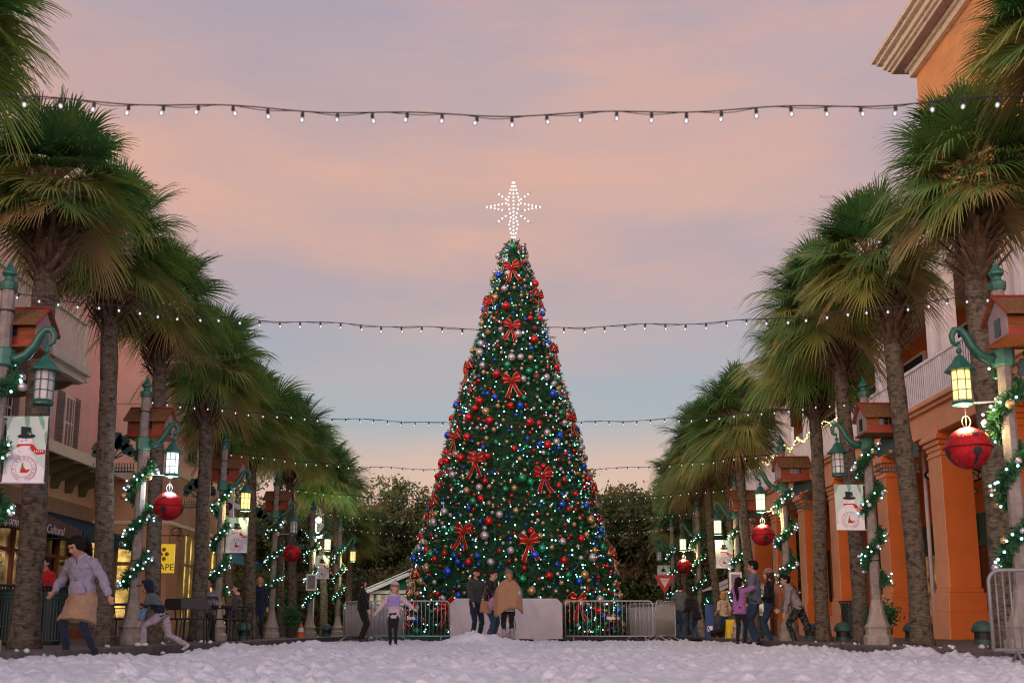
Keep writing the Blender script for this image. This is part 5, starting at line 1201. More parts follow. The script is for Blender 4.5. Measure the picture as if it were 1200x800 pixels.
def person(loc, yaw, H, label, top, bottom, hair=HB, sk='light', lean=0.0, side_lean=0.0, hip_drop=0.0, feet=((-.10, 0), (.10, 0)), foot_lift=(0, 0), hands=None, elbow=(None, None), head=(0, 0, 0), head_k=1.0, female=False,
           hairstyle='short', hat=None, hatm=None, shoes=None, skirt=None, skirtm=None, poncho=None, hood=None, loose=1.0, vox=.014, knee=(None, None), sleeve=None, gloves=None, hem=None, sweater=None, hemz=0.0, boots=None, cuffs=None, jacket_len=0.0, twist=0):
    s = H / 1.75; p = thing('person', label, 'person', loc, yaw)
    hipc = Vector((0, 0, (.93 - hip_drop) * s)); sp = Vector((math.sin(side_lean), math.sin(lean) * math.cos(side_lean), math.cos(lean)))
    hipc.y -= .0; neck = hipc + sp * .53 * s; rt = Vector((math.cos(twist), math.sin(twist), 0)); rt = (rt - sp * rt.dot(sp)).normalized(); fw = sp.cross(rt) * -1; fw = rt.cross(sp) * -1 if (rt.cross(sp) * -1).y > 0 else rt.cross(sp)
    swd = (.165 if female else .19) * s; hw = .085 * s
    sh = [neck + rt * (-swd) - sp * .06 * s, neck + rt * swd - sp * .06 * s]
    hp = [hipc + Vector((-hw, 0, -.02 * s)), hipc + Vector((hw, 0, -.02 * s))]
    # legs
    legs = []
    for i in (0, 1):
        fx, fy = feet[i]; an = Vector((fx * s, fy * s, .085 * s + foot_lift[i])); kn, an2 = ik(hp[i], an, .44 * s, .44 * s, knee[i] or (0.0, 1, .1)); legs.append((hp[i], kn, an2))
    hd = hands or ((-.24, .06, .80), (.24, .06, .80)); arms = []
    for i in (0, 1):
        t = Vector(hd[i]) * s; el, wr = ik(sh[i], t, .29 * s, .26 * s, elbow[i] or ((-.3 if i == 0 else .3), -1, -.2)); arms.append((sh[i], el, wr))
    # head frame
    pit, yw, rl = head; hm = Matrix.Rotation(yw, 3, 'Z') @ Matrix.Rotation(-pit, 3, 'X') @ Matrix.Rotation(rl, 3, 'Y')
    kd = head_k * 1.07; hc = neck + sp * .038 * s + hm @ Vector((0, .015, .112 * s * kd)) ; q = lambda x, y, z: hc + hm @ (Vector((x, y, z)) * s * kd)
    rot = hm
    # --- body (skin): head, neck and hands
    hb = MB(); e3 = lambda a: tuple(v * s * kd for v in a)
    hb.ell(q(0, -.012, .022), e3((.077, .095, .092)), 16, 12, rot); hb.ell(q(0, .018, -.035), e3((.060, .072, .078)), 14, 10, rot); hb.ell(q(0, .052, -.088), e3((.030, .028, .026)), 10, 8, rot)
    hb.tube([q(0, .082, .012), q(0, .100, -.020), q(0, .092, -.034)], [.011 * s, .017 * s, .012 * s], 8); hb.ell(q(0, .078, .034), e3((.045, .014, .010)), 10, 6, rot)
    for sg in (-1, 1): hb.ell(q(sg * .078, -.005, -.008), e3((.012, .022, .032)), 8, 6, rot); hb.ell(q(sg * .036, .066, -.022), e3((.022, .018, .02)), 8, 6, rot)
    hb.tube([neck - sp * .07 * s, q(0, -.01, -.06)], [.062 * s, .052 * s * kd], 12)
    # shoulders core so that head and body are one figure
    hb.tube([neck - sp * .10 * s, neck - sp * .03 * s], [(.12 * s, .07 * s), (.07 * s, .055 * s)], 14, side=rt)
    hb.tube([hipc + Vector((0, 0, .0)), neck - sp * .08 * s], [(.11 * s, .08 * s), (.12 * s, .075 * s)], 14, side=rt)
    for i in (0, 1):
        S, E, W_ = arms[i]; hb.tube([S + (neck - S) * .15 - sp * .01, E, W_], [.034 * s, .032 * s, .024 * s], 10)
        if S: hb.tube([neck - sp * .09 * s, S + (neck - S) * .15 - sp * .01], [.045 * s, .034 * s], 8)
        d = (W_ - E).normalized(); back_ = Vector((0, 0, 1)) - d * d.z
        if back_.length < .25: back_ = rt * (1 if i else -1)
        palmside = d.cross(back_).normalized(); k = s * (.92 if female else 1.0)
        up_ = d.cross(palmside).normalized()
        hb.tube([W_, W_ + d * .045 * k, W_ + d * .085 * k], [(.027 * k, .017 * k), (.040 * k, .018 * k), (.038 * k, .014 * k)], 10, side=up_)
        cur = palmside * (-1 if i == 0 else 1)
        for f_, (o_, L_) in enumerate(((-.030, .062), (-.010, .074), (.010, .070), (.029, .055))):
            a0 = W_ + d * .080 * k + up_ * o_ * k; a1 = a0 + (d * .9 + cur * .25 + up_ * o_ * 2.2).normalized() * L_ * .55 * k; a2 = a1 + (d * .7 + cur * .75).normalized() * L_ * .5 * k; hb.tube([a0, a1, a2], [.0095 * k, .009 * k, .007 * k], 6)
        a0 = W_ + d * .03 * k - up_ * .028 * k; a1 = a0 + (d * .75 - up_ * .8 + cur * .3).normalized() * .035 * k; a2 = a1 + (d * .95 - up_ * .25 + cur * .4).normalized() * .032 * k; hb.tube([a0, a1, a2], [.012 * k, .011 * k, .008 * k], 6)
    for i in (0, 1):
        A, K, B = legs[i]; hb.tube([A, K, B], [.065 * s, .046 * s, .034 * s], 10); hb.tube([hipc, A], [.09 * s, .07 * s], 8); hb.tube([B, B + Vector((0, .02 * s, -.045 * s))], [.030 * s, .024 * s], 8)
    me = remesh(hb, 'body', skin[sk], min(vox, .0085 * (1.0 if H > 1.3 else .9)), 1)
    # features as extra material faces on the same mesh
    me.materials.append(eyem); me.materials.append(lipm); me.materials.append(hair.copy() if False else hair); me.materials.append(eyew)
    bm = bmesh.new(); bm.from_mesh(me); ft = MB()
    for sg in (-1, 1): ft.mat(4); ft.ell(q(sg * .033, .0725, .006), e3((.012, .006, .005)), 8, 6, rot); ft.mat(1); ft.ell(q(sg * .033, .079, .006), e3((.0075, .004, .0075)), 8, 6, rot); ft.mat(3); ft.tube([q(sg * .016, .088, .028), q(sg * .036, .086, .034), q(sg * .056, .070, .028)], [.0038 * s, .005 * s, .003 * s], 5)
    ft.mat(2); ft.ell(q(0, .0885, -.056), e3((.024, .007, .0075)), 10, 6, rot)
    m2 = ft.mesh('f', [skin[sk], eyem, lipm, hair, eyew], True); bm.from_mesh(m2)
    bm.to_mesh(me); bm.free(); me.polygons.foreach_set('use_smooth', [True] * len(me.polygons)); bpy.data.meshes.remove(m2)
    link('body', me, p)
    # --- hair
    if hair and hairstyle != 'none':
        h = MB(); z_in = 0 if not hat else -.004
        h.ell(q(0, -.024, .036), e3((.086 + z_in, .100 + z_in, .093 + z_in)), 16, 12, rot)
        if hairstyle == 'short': h.ell(q(0, -.045, -.012), e3((.080, .072, .070)), 12, 8, rot); h.ell(q(0, .03, .105), e3((.062, .05, .030)), 10, 8, rot)
        if hairstyle == 'pony': h.ell(q(0, -.034, .030), e3((.097, .110, .100)), 14, 10, rot); h.ell(q(0, .020, .085), e3((.070, .060, .036)), 12, 8, rot); [h.ell(q(sg * .076, .0, .0), e3((.024, .045, .06)), 8, 6, rot) for sg in (-1, 1)]
        if hairstyle in ('bob', 'long', 'pony', 'hat_pony'):
            h.ell(q(0, -.05, -.02), e3((.086, .070, .085)), 12, 8, rot)
        if hairstyle == 'bob':
            for sg in (-1, 1): h.tube([q(sg * .07, .01, .05), q(sg * .088, .0, -.03), q(sg * .085, -.01, -.11)], [.022 * s, .03 * s, .022 * s], 8)
            h.ell(q(0, -.06, -.08), e3((.088, .05, .07)), 12, 8, rot)
        if hairstyle == 'long':
            L_ = [q(0, -.07, .02), q(0, -.10, -.12), hc - Vector((0, .0, 0)) + Vector((0, -.10 * s, -.25 * s)), hc + Vector((0, -.10 * s, -.42 * s))]; h.tube(L_, [(.085 * s, .05 * s), (.08 * s, .045 * s), (.06 * s, .035 * s), (.025 * s, .015 * s)], 12, side=rt)
            for sg in (-1, 1): h.tube([q(sg * .07, .02, .06), q(sg * .085, .0, -.03), q(sg * .09, .01, -.13), q(sg * .09, .03, -.22)], [.02 * s, .025 * s, .022 * s, .012 * s], 8)
        if hairstyle == 'pony':
            st_ = q(0, -.115, .055); h.ell(st_, (.028 * s,) * 3, 8, 6); h.tube([st_, q(0, -.16, .03), q(0, -.165, -.06), q(.02, -.15, -.16), q(.03, -.13, -.24)], [(.04 * s, .035 * s), (.055 * s, .042 * s), (.055 * s, .042 * s), (.042 * s, .032 * s), (.012 * s, .012 * s)], 10)
        if hairstyle == 'longpony':
            st_ = q(0, -.11, .05); h.ell(q(0, -.05, -.02), e3((.082, .068, .08)), 12, 8, rot); h.tube([st_, st_ + Vector((0, -.06 * s, -.05 * s)), st_ + Vector((.0, -.08 * s, -.22 * s)), st_ + Vector((.02, -.07 * s, -.40 * s)), st_ + Vector((.01, -.05 * s, -.55 * s))], [.035 * s, .05 * s, .055 * s, .045 * s, .012 * s], 10)
        if hairstyle == 'hat_pony':
            h.tube([q(0, -.09, -.02), q(0, -.12, -.10), q(0, -.10, -.20)], [.035 * s, .045 * s, .02 * s], 10)
        me = remesh(h, 'hair', hair, .010, 2, .004, 30)
        # keep the face clear: carve vertices in front
        inv = hm.inverted()
        for v in me.vertices:
            l_ = inv @ (v.co - hc) / (s * kd)
            if l_.y > .045 and l_.z < .055: v.co -= hm @ Vector((0, (l_.y - .045) * 1.6, 0)) * s * kd
        link('hair', me, p)
    if hat == 'beanie':
        h = MB(); h.ell(q(0, -.020, .055), e3((.096, .110, .092)), 16, 12, rot); me = remesh(h, 'beanie', hatm, .010, 1, .002, 40); inv = hm.inverted()
        for v in me.vertices:
            l_ = inv @ (v.co - hc) / (s * kd); cutz = .035
            if l_.z < cutz: v.co += hm @ Vector((0, 0, cutz - l_.z)) * s * kd
        link('beanie', me, p)
        b2 = MB(); b2.tube([q(.100 * math.cos(a), -.016 + .113 * math.sin(a), .048) for a in np.linspace(0, 2 * PI, 25)], [(.022 * s * kd, .008 * s)] * 25, 8, caps=False, side=hm @ Vector((0, 0, 1))); b2.build('brim', cuffs or hatm, p, smooth=True)
    if hat == 'cap':
        h = MB(); h.ell(q(0, -.018, .045), e3((.092, .106, .085)), 16, 12, rot); me = remesh(h, 'cap', hatm, .010, 1); inv = hm.inverted()
        for v in me.vertices:
            l_ = inv @ (v.co - hc) / (s * kd)
            if l_.z < .035: v.co += hm @ Vector((0, 0, .035 - l_.z)) * s * kd
        link('cap', me, p)
        pk = MB(); pts = [q(.075 * math.cos(a), .075 + .085 * math.sin(a), .045 - .012 * abs(math.cos(a))) for a in np.linspace(0, PI, 13)]; n = len(pts); tt = hm @ Vector((0, 0, .008 * s)); pk.add(pts + [v + tt for v in pts], [tuple(range(n)), tuple(range(2 * n - 1, n - 1, -1))] + [(i, (i + 1) % n, (i + 1) % n + n, i + n) for i in range(n)]); pk.build('peak', hatm, p)
    if hat == 'hood':
        h = MB(); h.ell(q(0, -.03, .03), e3((.105, .115, .115)), 16, 12, rot); h.ell(q(0, -.05, -.07), e3((.095, .085, .08)), 12, 8, rot); me = remesh(h, 'hood', hatm, .012, 2, .006, 14); inv = hm.inverted()
        for v in me.vertices:
            l_ = inv @ (v.co - hc) / (s * kd)
            if l_.y > .03 and l_.z < .07: v.co -= hm @ Vector((0, (l_.y - .03) * 1.4, 0)) * s * kd
        link('hood', me, p)
    # --- top
    tm = top; T = MB(); lo = loose; a_ = lambda x, y: (x * s * lo, y * s * lo); low = hipc + Vector((0, 0, -.05 * s)) - sp * jacket_len * s
    T.tube([low, hipc + sp * .08 * s, hipc + sp * .25 * s + fw * .01, hipc + sp * .40 * s + fw * .012 * s, neck - sp * .075 * s, neck - sp * .02 * s, neck + sp * .025 * s],
           [a_(.158, .118), a_(.148 if female else .155, .112), a_(.145 if female else .158, .110), a_(.158 if female else .178, .118), a_(.145 if female else .17, .092), a_(.085, .07), a_(.062, .06)], 18, side=rt)
    for i in (0, 1):
        S, E, W_ = arms[i]; T.tube([neck - sp * .085 * s, S], [.075 * s * lo, .068 * s * lo], 10); Wc = E + (W_ - E) * (.97 if sleeve is None else sleeve)
        mid = (S + E) / 2; mid2 = E + (Wc - E) * .5
        T.tube([S, mid, E, mid2, Wc - (Wc - E).normalized() * .03 * s, Wc], [.066 * s * lo, .062 * s * lo, .056 * s * lo, .052 * s * lo, .046 * s * lo, .036 * s * lo], 12)
    if hood: T.tube([neck + sp * .0 * s - fw * .06 * s, neck - sp * .07 * s - fw * .11 * s], [(.085 * s, .04 * s), (.07 * s, .03 * s)], 10, side=rt); T.tube([neck + rt * .075 * s + sp * .02 * s, neck - fw * .075 * s + sp * .035 * s, neck - rt * .075 * s + sp * .02 * s], .032 * s, 8)
    mats_ = tm if isinstance(tm, list) else [tm]
    me = remesh(T, 'jacket', mats_, vox, 3, .019 * s, 8 / s)
    if len(mats_) > 1 and sweater:
        for f_ in me.polygons:
            f_.material_index = sweater(f_.center / s, arms, s)
    link('jacket', me, p)
    # --- trousers
    B_ = MB(); B_.tube([hipc + sp * .06 * s, hipc + Vector((0, 0, -.06 * s))], [a_(.142, .105), a_(.150, .112)], 16, side=rt)
    for i in (0, 1):
        A, K, Bn = legs[i]; fl_ = .055 * s if not boots else .045 * s; wide = 1.0 if bottom[1] == 'slim' else 1.18
        B_.tube([A + Vector((0, 0, .03 * s)), (A + K) / 2, K, (K + Bn) / 2, Bn + (K - Bn).normalized() * .0], [.090 * s, .082 * s * wide, .062 * s * wide, .058 * s * wide, (.046 if bottom[1] == 'slim' else .062) * s], 14)
    link('trousers', remesh(B_, 'trousers', bottom[0], vox, 3, .014 * s, 10 / s), p)
    if boots:
        for i in (0, 1):
            A, K, Bn = legs[i]; MB().tube([Bn + (K - Bn) * .62, Bn + (K - Bn) * .58, Bn], [.058 * s, .062 * s, .052 * s], 12).build('sock', boots, p, smooth=True)
    for i in (0, 1):
        A, K, Bn = legs[i]; sm = shoes or blackm; fd = Vector((.25 * (1 if i else -1) * .35, 1, 0)).normalized(); lift = foot_lift[i]
        if lift > .02: fd = (fd + Vector((0, 0, -.9))).normalized()
        o_ = MB(); heel = Bn + Vector((0, -.035 * s, -.04 * s)) if lift <= .02 else Bn + Vector((0, -.03 * s, .0)); toe = heel + fd * .20 * s; toe.z = max(toe.z, .035 * s)
        o_.tube([heel - fd * .03 * s, heel + fd * .05 * s, heel + fd * .13 * s, toe], [(.034 * s, .034 * s), (.040 * s, .046 * s), (.044 * s, .034 * s), (.034 * s, .022 * s)], 12, side=fd.cross(Vector((0, 0, 1)))); o_.tube([Bn + Vector((0, 0, .02 * s)), heel + fd * .05 * s], .046 * s, 10)
        link('shoe', remesh(o_, 'shoe', sm, .012, 1), p)
    if skirt:
        K_ = MB(); zl = skirt * s; c = (legs[0][1] + legs[1][1]) / 2; c.z = 0
        b0 = hipc + sp * .05 * s; bot = Vector((c.x * .6, c.y * .55, hipc.z - zl))
        K_.tube([b0, hipc + Vector((0, 0, -.08 * s)), (hipc + bot) / 2 + Vector((0, 0, -.03)), bot], [a_(.155, .125), a_(.182, .155), (.222 * s, .215 * s), (.262 * s, .26 * s)], 28, side=(1, 0, 0))
        link('skirt', remesh(K_, 'skirt', skirtm, vox, 2, .022 * s, 8), p)
    info = dict(s=s, hipc=hipc, neck=neck, sp=sp, arms=arms, legs=legs, rt=rt, fw=fw, hc=hc, p=p, hm=hm, q=q, e3=e3)
    return info
def gx(px, D, py=745): return ray_x(px, py, D)[0]
ROADZ = -.055
denim = cloth('denim', (.035, .075, .125), (.022, .05, .09)); navy = cloth('navy', (.018, .028, .055)); blk = cloth('black', (.014, .014, .016)); char = cloth('charcoal', (.045, .055, .052))
# 1 walking girl, front left
g = person((gx(93, 13.3, 760), 13.3, ROADZ - .03), R(166), 1.60, 'girl in a lavender hooded top and khaki skirt looking down as she walks', cloth('lavender', (.31, .30, .38), (.24, .23, .30)), (navy, 'slim'), HB, 'tan', lean=.20, female=True,
    hip_drop=.05, feet=((-.17, -.12), (.09, .14)), foot_lift=(.0, 0), hands=((-.40, -.02, .86), (.36, .16, .92)), elbow=((-.5, -.6, -.1), (.5, -.6, -.3)), head=(.55, -.30, .06), hairstyle='pony', hood=True, head_k=1.08, skirt=.40, skirtm=cloth('khaki', (.36, .24, .14), (.28, .185, .11)), loose=1.20, vox=.011)
pk = MB(); pk.tube([g['hipc'] + g['fw'] * .125 + g['sp'] * .03, g['hipc'] + g['fw'] * .13 + g['sp'] * .12, g['hipc'] + g['fw'] * .12 + g['sp'] * .19], [(.13, .03), (.12, .035), (.07, .025)], 14, side=g['rt']); link('pocket', remesh(pk, 'pocket', cloth('lavender', (0, 0, 0)), .012, 2, .006, 14), g['p'])
MB().tube([g['neck'] + g['fw'] * .085 + g['sp'] * .0, g['hipc'] + g['sp'] * .25 + g['fw'] * .128, g['hipc'] + g['fw'] * .135], .004, 5).build('zip', blk, g['p'])
# 2 bending boy
boyt = [cloth('heather_grey', (.10, .125, .125)), cloth('navy_body', (.014, .018, .032)), cloth('light_blue', (.12, .25, .42))]
def boysw(c, arms, s):
    for S, E, W_ in arms:
        e = E / s; w = W_ / s
        if (c - (e + w) / 2).length < .165 and c.z < (S / s).z - .16 and abs(c.x) > .15: return 2
    return 1 if c.z < .98 else 0
g = person((gx(190, 16.3), 16.3, ROADZ), R(95), 1.27, 'boy in a hood and grey and blue top striding low along the kerb', boyt, (cloth('pale_grey', (.40, .37, .40)), 'wide'), HB, 'tan', lean=.62, hip_drop=.15, feet=((-.12, .34), (.12, -.50)), foot_lift=(0, .03),
    hands=((-.22, .42, .62), (.26, .14, .62)), elbow=((-.6, -.6, .3), (.6, -.7, .3)), head=(.25, 0, 0), head_k=1.12, hairstyle='short', hat='hood', hatm=cloth('navy_hood', (.012, .018, .035)), shoes=mat('white_shoe', (.6, .56, .55), .6), sweater=boysw, loose=1.12, vox=.012)
pk = MB(); q = g['q']; pk.prism([(-.06, 0), (.06, 0), (.05, .07), (-.05, .07)], 'z', -.004, .004); o = pk.build('peak', blk, g['p']); o.location = q(0, .085, .055); o.rotation_euler = g['hm'].to_euler()
# 3 guard in black
g = person((gx(423, 26.8), 26.8, ROADZ), R(-70), 1.62, 'security guard in black with cap and ponytail beside the barrier', blk, (blk, 'wide'), HD, 'light', female=True, hands=((-.23, .12, .84), (.24, .16, .82)), head=(0, 0, 0), hairstyle='long', hat='cap', hatm=blk, loose=1.12)
MB().box(-.006, 0, -.06, .06, 0, .09).build('arm_patch', cloth('patch_grey', (.14, .15, .17)), g['p'], loc=tuple(g['arms'][0][0] * .6 + g['arms'][0][1] * .4 + Vector((-.078, 0, -.03))))
# 4 waving small girl
fl = [cloth('cream_fleece', (.48, .40, .42), (.42, .35, .37)), cloth('purple_print', (.20, .15, .42), (.36, .30, .55), 26)]
g = person((gx(461, 20.6), 20.6, ROADZ), R(180), 1.21, 'small girl in a pom hat and purple and cream fleece with arms held out', fl, (blk, 'slim'), HBl, 'light', female=True, hands=((-.66, .12, .98), (.56, .10, .84)), elbow=((0, -.4, -1), (0, -.4, -1)), head=(-.05, 0, -.06), head_k=1.24,
    feet=((-.07, 0), (.08, .04)), hairstyle='long', hat='beanie', hatm=cloth('cream_knit', (.46, .38, .36), None, 40), cuffs=cloth('grey_knit', (.17, .16, .18)), jacket_len=.10, loose=1.25, sweater=lambda c, a, s: 1 if (abs(c.x) < .19 and 1.12 < c.z < 1.42) else 0)
MB().ell(g['q'](0, -.02, .16), (.032,) * 3, 10, 8).build('pompom', cloth('cream_knit', (0, 0, 0)), g['p'], smooth=True)
# 5-7 trio before the tree
g = person((gx(557, 25.2), 25.2, ROADZ), R(-150), 1.80, 'man with beard and dark cap in a charcoal jacket facing the woman with the phone', char, (navy, 'slim'), HD, 'tan', hands=((-.26, .12, .80), (.20, .26, .92)), head=(.0, .35, 0), hairstyle='short', hat='cap', hatm=blk)
MB().ell(g['q'](0, .062, -.078), g['e3']((.045, .030, .028)), 10, 8, g['hm']).build('beard', HD, g['p'], smooth=True)
g = person((gx(574, 24.7), 24.7, ROADZ), R(-118), 1.74, 'woman in a black top holding a phone, between the man and the poncho', blk, (denim, 'wide'), HD, 'light', female=True, lean=.06, hands=((-.10, .34, 1.25), (.12, .32, 1.22)), elbow=((-.7, -.2, -1), (.7, -.2, -1)), head=(.35, 0, 0), hairstyle='short', sleeve=.75)
ph = thing('phone', 'dark phone held up by the woman in black', 'phone', (gx(583.5, 24.4), 24.5, 1.26), R(75)); MB().box(-.02, .06, -.006, .006, 0, .13).build('case', blackm, ph, bevel=.003); MB().box(-.015, .055, -.0085, -.0065, .01, .12).build('screen', emis('phone_screen', (.6, .7, .9), .6), ph)
hbag = thing('handbag', 'tan leather shoulder bag at the hip of the woman in black', 'bag', (gx(569, 24.5), 24.42, .66)); hbag.scale = (.85,) * 3; MB().prism([(-.17, 0), (.17, -.04), (.15, .30), (-.13, .32)], 'y', -.06, .06).build('body', mat('tan_leather', (.28, .12, .05), .5), hbag, bevel=.02); MB().tube([(-.10, 0, .3), (-.02, 0, .62), (.05, 0, .74), (.07, 0, .62), (.10, 0, .3)], .012, 6).build('strap', mat('tan_leather', (0, 0, 0)), hbag)
pbag = thing('backpack', 'small pink drawstring bag held beside the beige poncho', 'bag', (gx(578.5, 24.3), 24.25, .72)); MB().lathe([(.05, -.02), (.12, .0), (.14, .12), (.10, .24), (.04, .28), (.06, .30)], 16).build('body', cloth('pink', (.42, .22, .30)), pbag, smooth=True); MB().tube([(0, 0, .28), (-.03, 0, .38), (.03, 0, .38), (0, 0, .28)], .008, 5).build('strap', cloth('pink', (0, 0, 0)), pbag)
g = person((gx(596, 23.9), 23.9, ROADZ), R(12), 1.69, 'woman seen from behind in a beige knitted poncho, grey cap and grey socks', cloth('grey_shirt', (.38, .37, .38)), (blk, 'slim'), HBl, 'light', female=True, hands=((-.12, .30, 1.05), (.17, .02, .98)), head=(0, .1, 0), hairstyle='hat_pony', hat='cap', hatm=cloth('slate', (.13, .14, .17)), jacket_len=.12, boots=cloth('grey_sock', (.27, .28, .31)))
pc = MB(); a = g['neck']; n_ = 40; rows = []
for j in range(12):
    t = j / 11; row = []
    for i in range(n_):
        an = 2 * PI * i / n_; rx = .07 + .235 * min(1, t * 3.2) ** .7 + .02 * t; ry = .065 + .13 * min(1, t * 3) ** .7 + .04 * t
        drop = (.62 + .20 * max(0, math.cos(an - PI * 1.08)) ** 3 + .12 * max(0, math.cos(an)) ** 4 - .08 * max(0, math.sin(an))) * t ** 1.15 - .02
        fold = 1 + (.07 * math.sin(an * 9) + .04 * math.sin(an * 5 + 1)) * t
        row.append((a.x + rx * math.cos(an) * fold, a.y + ry * math.sin(an) * fold, a.z + .04 - drop - .06 * min(1, t * 3.2)))
    rows.append(row)
ins = [[(a.x + (x - a.x) * .94, a.y + (y - a.y) * .94, z + .004) for x, y, z in r_] for r_ in rows]
vs = [v for r_ in rows for v in r_] + [v for r_ in ins for v in r_]; k = 12 * n_; fs = []
for j in range(11):
    for i in range(n_): b0 = j * n_ + i; b1 = j * n_ + (i + 1) % n_; fs += [(b0, b1, b1 + n_, b0 + n_), (b0 + k, b0 + n_ + k, b1 + n_ + k, b1 + k)]
for i in range(n_): b0 = 11 * n_ + i; b1 = 11 * n_ + (i + 1) % n_; fs.append((b0, b1, b1 + k, b0 + k))
pc.add(vs, fs); pc.build('poncho', cloth('camel_knit', (.36, .21, .11), (.28, .16, .085), 30), g['p'], smooth=True)
# right hand groups
person((gx(798, 30.6), 30.6, RD + .02), R(-15), 1.70, 'man in a grey green sweater leaning on the barrier, seen from behind', cloth('grey_green', (.10, .115, .105)), (denim, 'wide'), HD, 'light', lean=.30, hands=((-.25, .42, 1.05), (.25, .42, 1.05)), head=(.25, 0, 0), hairstyle='short')
person((gx(816, 30.4), 30.4, RD + .02), R(35), 1.55, 'person in a long black coat bending beside the man at the barrier', blk, (denim, 'slim'), HD, 'light', female=True, lean=.35, hands=((-.2, .35, .95), (.2, .35, .95)), head=(.4, 0, 0), hairstyle='bob', jacket_len=.18, loose=1.2)
person((gx(849, 29.0), 29.0, RD + .02), R(20), 1.36, 'girl in a cream jumper and blue jeans seen from behind', cloth('cream_jumper', (.46, .37, .27)), (denim, 'slim'), HBl, 'light', female=True, feet=((-.10, .12), (.10, -.12)), foot_lift=(0, .04), hands=((-.2, .18, 1.0), (.26, .06, .9)), hairstyle='bob', loose=1.1, shoes=mat('tan_shoe', (.4, .25, .18), .7), head_k=1.1)
person((gx(868, 21.9), 21.9, ROADZ), R(-30), 1.40, 'girl with a long dark ponytail in a purple fleece hugging the man', cloth('purple', (.30, .13, .33), (.24, .10, .27)), (blk, 'slim'), HB, 'light', female=True, lean=.08, hands=((.02, .36, 1.44), (.32, .18, 1.45)), elbow=((-.6, .2, .3), (.8, -.2, .3)), head=(-.1, -.2, 0), head_k=1.1, hairstyle='longpony', jacket_len=.08, loose=1.15)
person((gx(887, 22.4), 22.4, ROADZ), R(60), 1.80, 'tall man in a blue grey jacket and jeans facing left', cloth('blue_grey', (.125, .15, .20), (.095, .115, .155)), (denim, 'wide'), HB, 'tan', hands=((-.22, .26, 1.12), (.24, .10, .82)), head=(.15, .1, 0), hairstyle='short', loose=1.12, jacket_len=.04)
person((gx(876, 24.5), 24.5, ROADZ), R(30), 1.05, 'small child in pale jeans mostly hidden behind the hugging pair', cloth('dull_blue', (.10, .14, .20)), (cloth('pale_denim', (.13, .20, .30)), 'slim'), HBr, 'light', head_k=1.25, hairstyle='short', feet=((-.1, .1), (.14, -.14)))
person((gx(904, 23.2), 23.2, ROADZ), R(70), 1.66, 'woman in a black top, blue jeans and mauve knit hat', blk, (denim, 'slim'), HBr, 'light', female=True, hands=((-.16, .22, 1.02), (.2, .18, 1.0)), head=(.05, 0, 0), hairstyle='long', hat='beanie', hatm=cloth('mauve_knit', (.30, .18, .20), None, 40))
g = person((gx(924, 22.8), 22.8, ROADZ), R(80), 1.30, 'child in a grey top holding a lime green cup, behind the leaning boy', cloth('slate_top', (.12, .13, .15)), (blk, 'slim'), HBr, 'light', hands=((-.12, .22, .98), (.16, .24, 1.02)), head_k=1.18, hairstyle='bob', loose=1.1)
cup = thing('drink_cup', 'lime green cup held by the child in grey', 'cup', (gx(923.5, 22.5), 22.5, .72)); MB().lathe([(.035, 0), (.045, .12), (.04, .125)], 14).build('cup', mat('lime', (.25, .8, .08), .4), cup, smooth=True); MB().lathe([(.047, .122), (.047, .135), (.02, .15)], 14).build('lid', white, cup)
camo = mat('cloth_camo', (.06, .065, .06), .9, (.010, .011, .012), 22, .2, lo=.48, hi=.52)
person((gx(938, 21.6), 21.6, ROADZ), R(78), 1.56, 'boy in a grey hooded top, dark camouflage trousers and red shoes leaning forward', cloth('ash', (.27, .25, .25)), (camo, 'wide'), HB, 'tan', lean=.48, hip_drop=.06, feet=((-.10, .12), (.12, -.50)), foot_lift=(0, .06), hands=((-.2, .34, .72), (.22, .30, .70)), head=(.1, .1, 0), hairstyle='short', hood=True, loose=1.12, shoes=mat('red_shoe', (.5, .03, .03), .5))
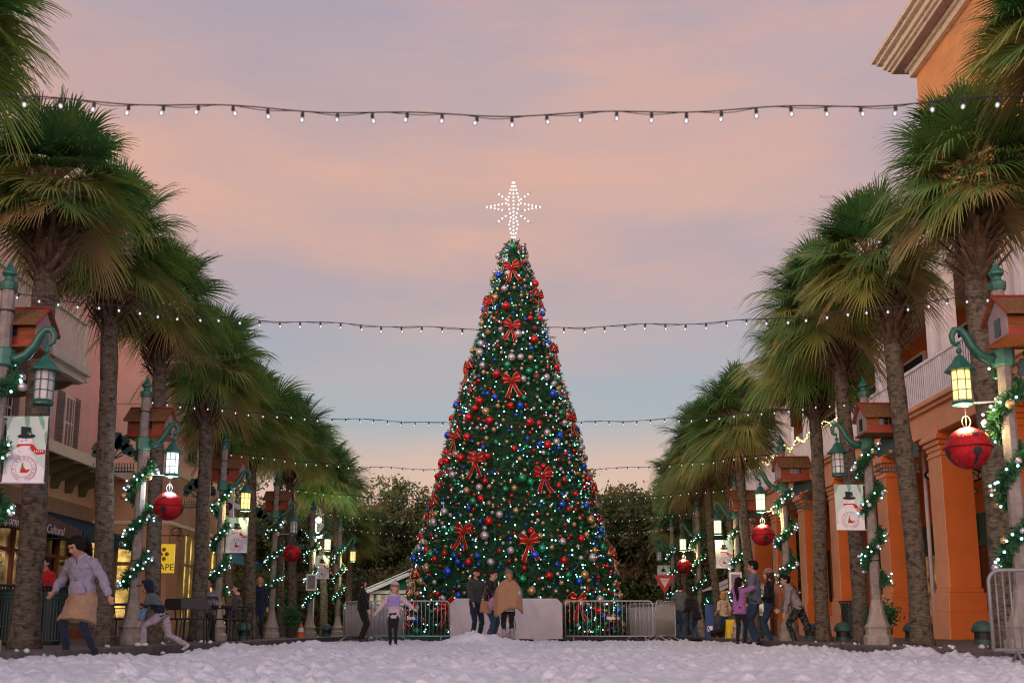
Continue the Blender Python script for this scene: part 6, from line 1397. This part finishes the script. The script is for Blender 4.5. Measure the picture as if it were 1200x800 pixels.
# left cafe people
person((gx(240, 22.1), 22.1, SW), R(200), 1.75, 'seated man in a dark striped jumper at the cafe table', mat('cloth_stripe', (.03, .04, .05), .9, (.20, .20, .20), 5, stretch=(.1, .1, 3), lo=.5, hi=.54), (blk, 'slim'), HD, 'tan', hip_drop=.42, feet=((-.12, .40), (.12, .44)), hands=((-.12, .34, .80), (.14, .34, .80)), hairstyle='short')
person((gx(276, 23.5), 23.5, SW), R(100), 1.68, 'seated person in dark clothes behind the farther cafe table', char, (blk, 'slim'), HD, 'light', hip_drop=.42, feet=((-.12, .40), (.12, .44)), hands=((-.12, .34, .80), (.14, .34, .80)), hairstyle='short')
person((gx(302, 27.5), 27.5, SW), R(190), 1.62, 'person in a navy coat standing half behind a palm trunk', navy, (navy, 'slim'), HBl, 'light', female=True, hairstyle='bob', jacket_len=.15)
person((gx(47, 18.2), 18.2, SW), R(160), 1.50, 'person in a bright red jacket behind the litter bins', cloth('bright_red', (.50, .02, .02)), (blk, 'slim'), HB, 'tan', hairstyle='short', hood=True, loose=1.15)
# small dog
dg = thing('dog', 'small black and tan dog standing near the blue board', 'dog', (gx(838, 29.2), 28.9, RD + .02), R(-60))
d = MB(); d.tube([(0, -.20, .25), (0, -.05, .26), (0, .12, .27), (0, .20, .31), (0, .26, .38)], [.06, .075, .085, .06, .045], 12); d.ell((0, .30, .42), (.05, .065, .05), 10, 8); d.tube([(0, .33, .41), (0, .41, .39)], [.028, .018], 8)
for sx in (-1, 1):
    d.tube([(sx * .045, .15, .25), (sx * .05, .14, .12), (sx * .05, .16, .02)], [.032, .02, .018], 8); d.tube([(sx * .045, -.17, .25), (sx * .05, -.13, .15), (sx * .05, -.22, .09), (sx * .05, -.19, .02)], [.045, .028, .018, .018], 8); d.tube([(sx * .035, .28, .45), (sx * .05, .27, .50)], [.018, .006], 6)
d.tube([(0, -.23, .28), (0, -.30, .36), (0, -.32, .43)], [.02, .014, .008], 8)
me = remesh(d, 'body', [mat('dog_black', (.02, .017, .015), .8), mat('dog_tan', (.20, .11, .05), .8)], .012, 2, .003, 40)
for f_ in me.polygons:
    if f_.center.z < .12 or f_.center.y > .36: f_.material_index = 1
link('body', me, dg)
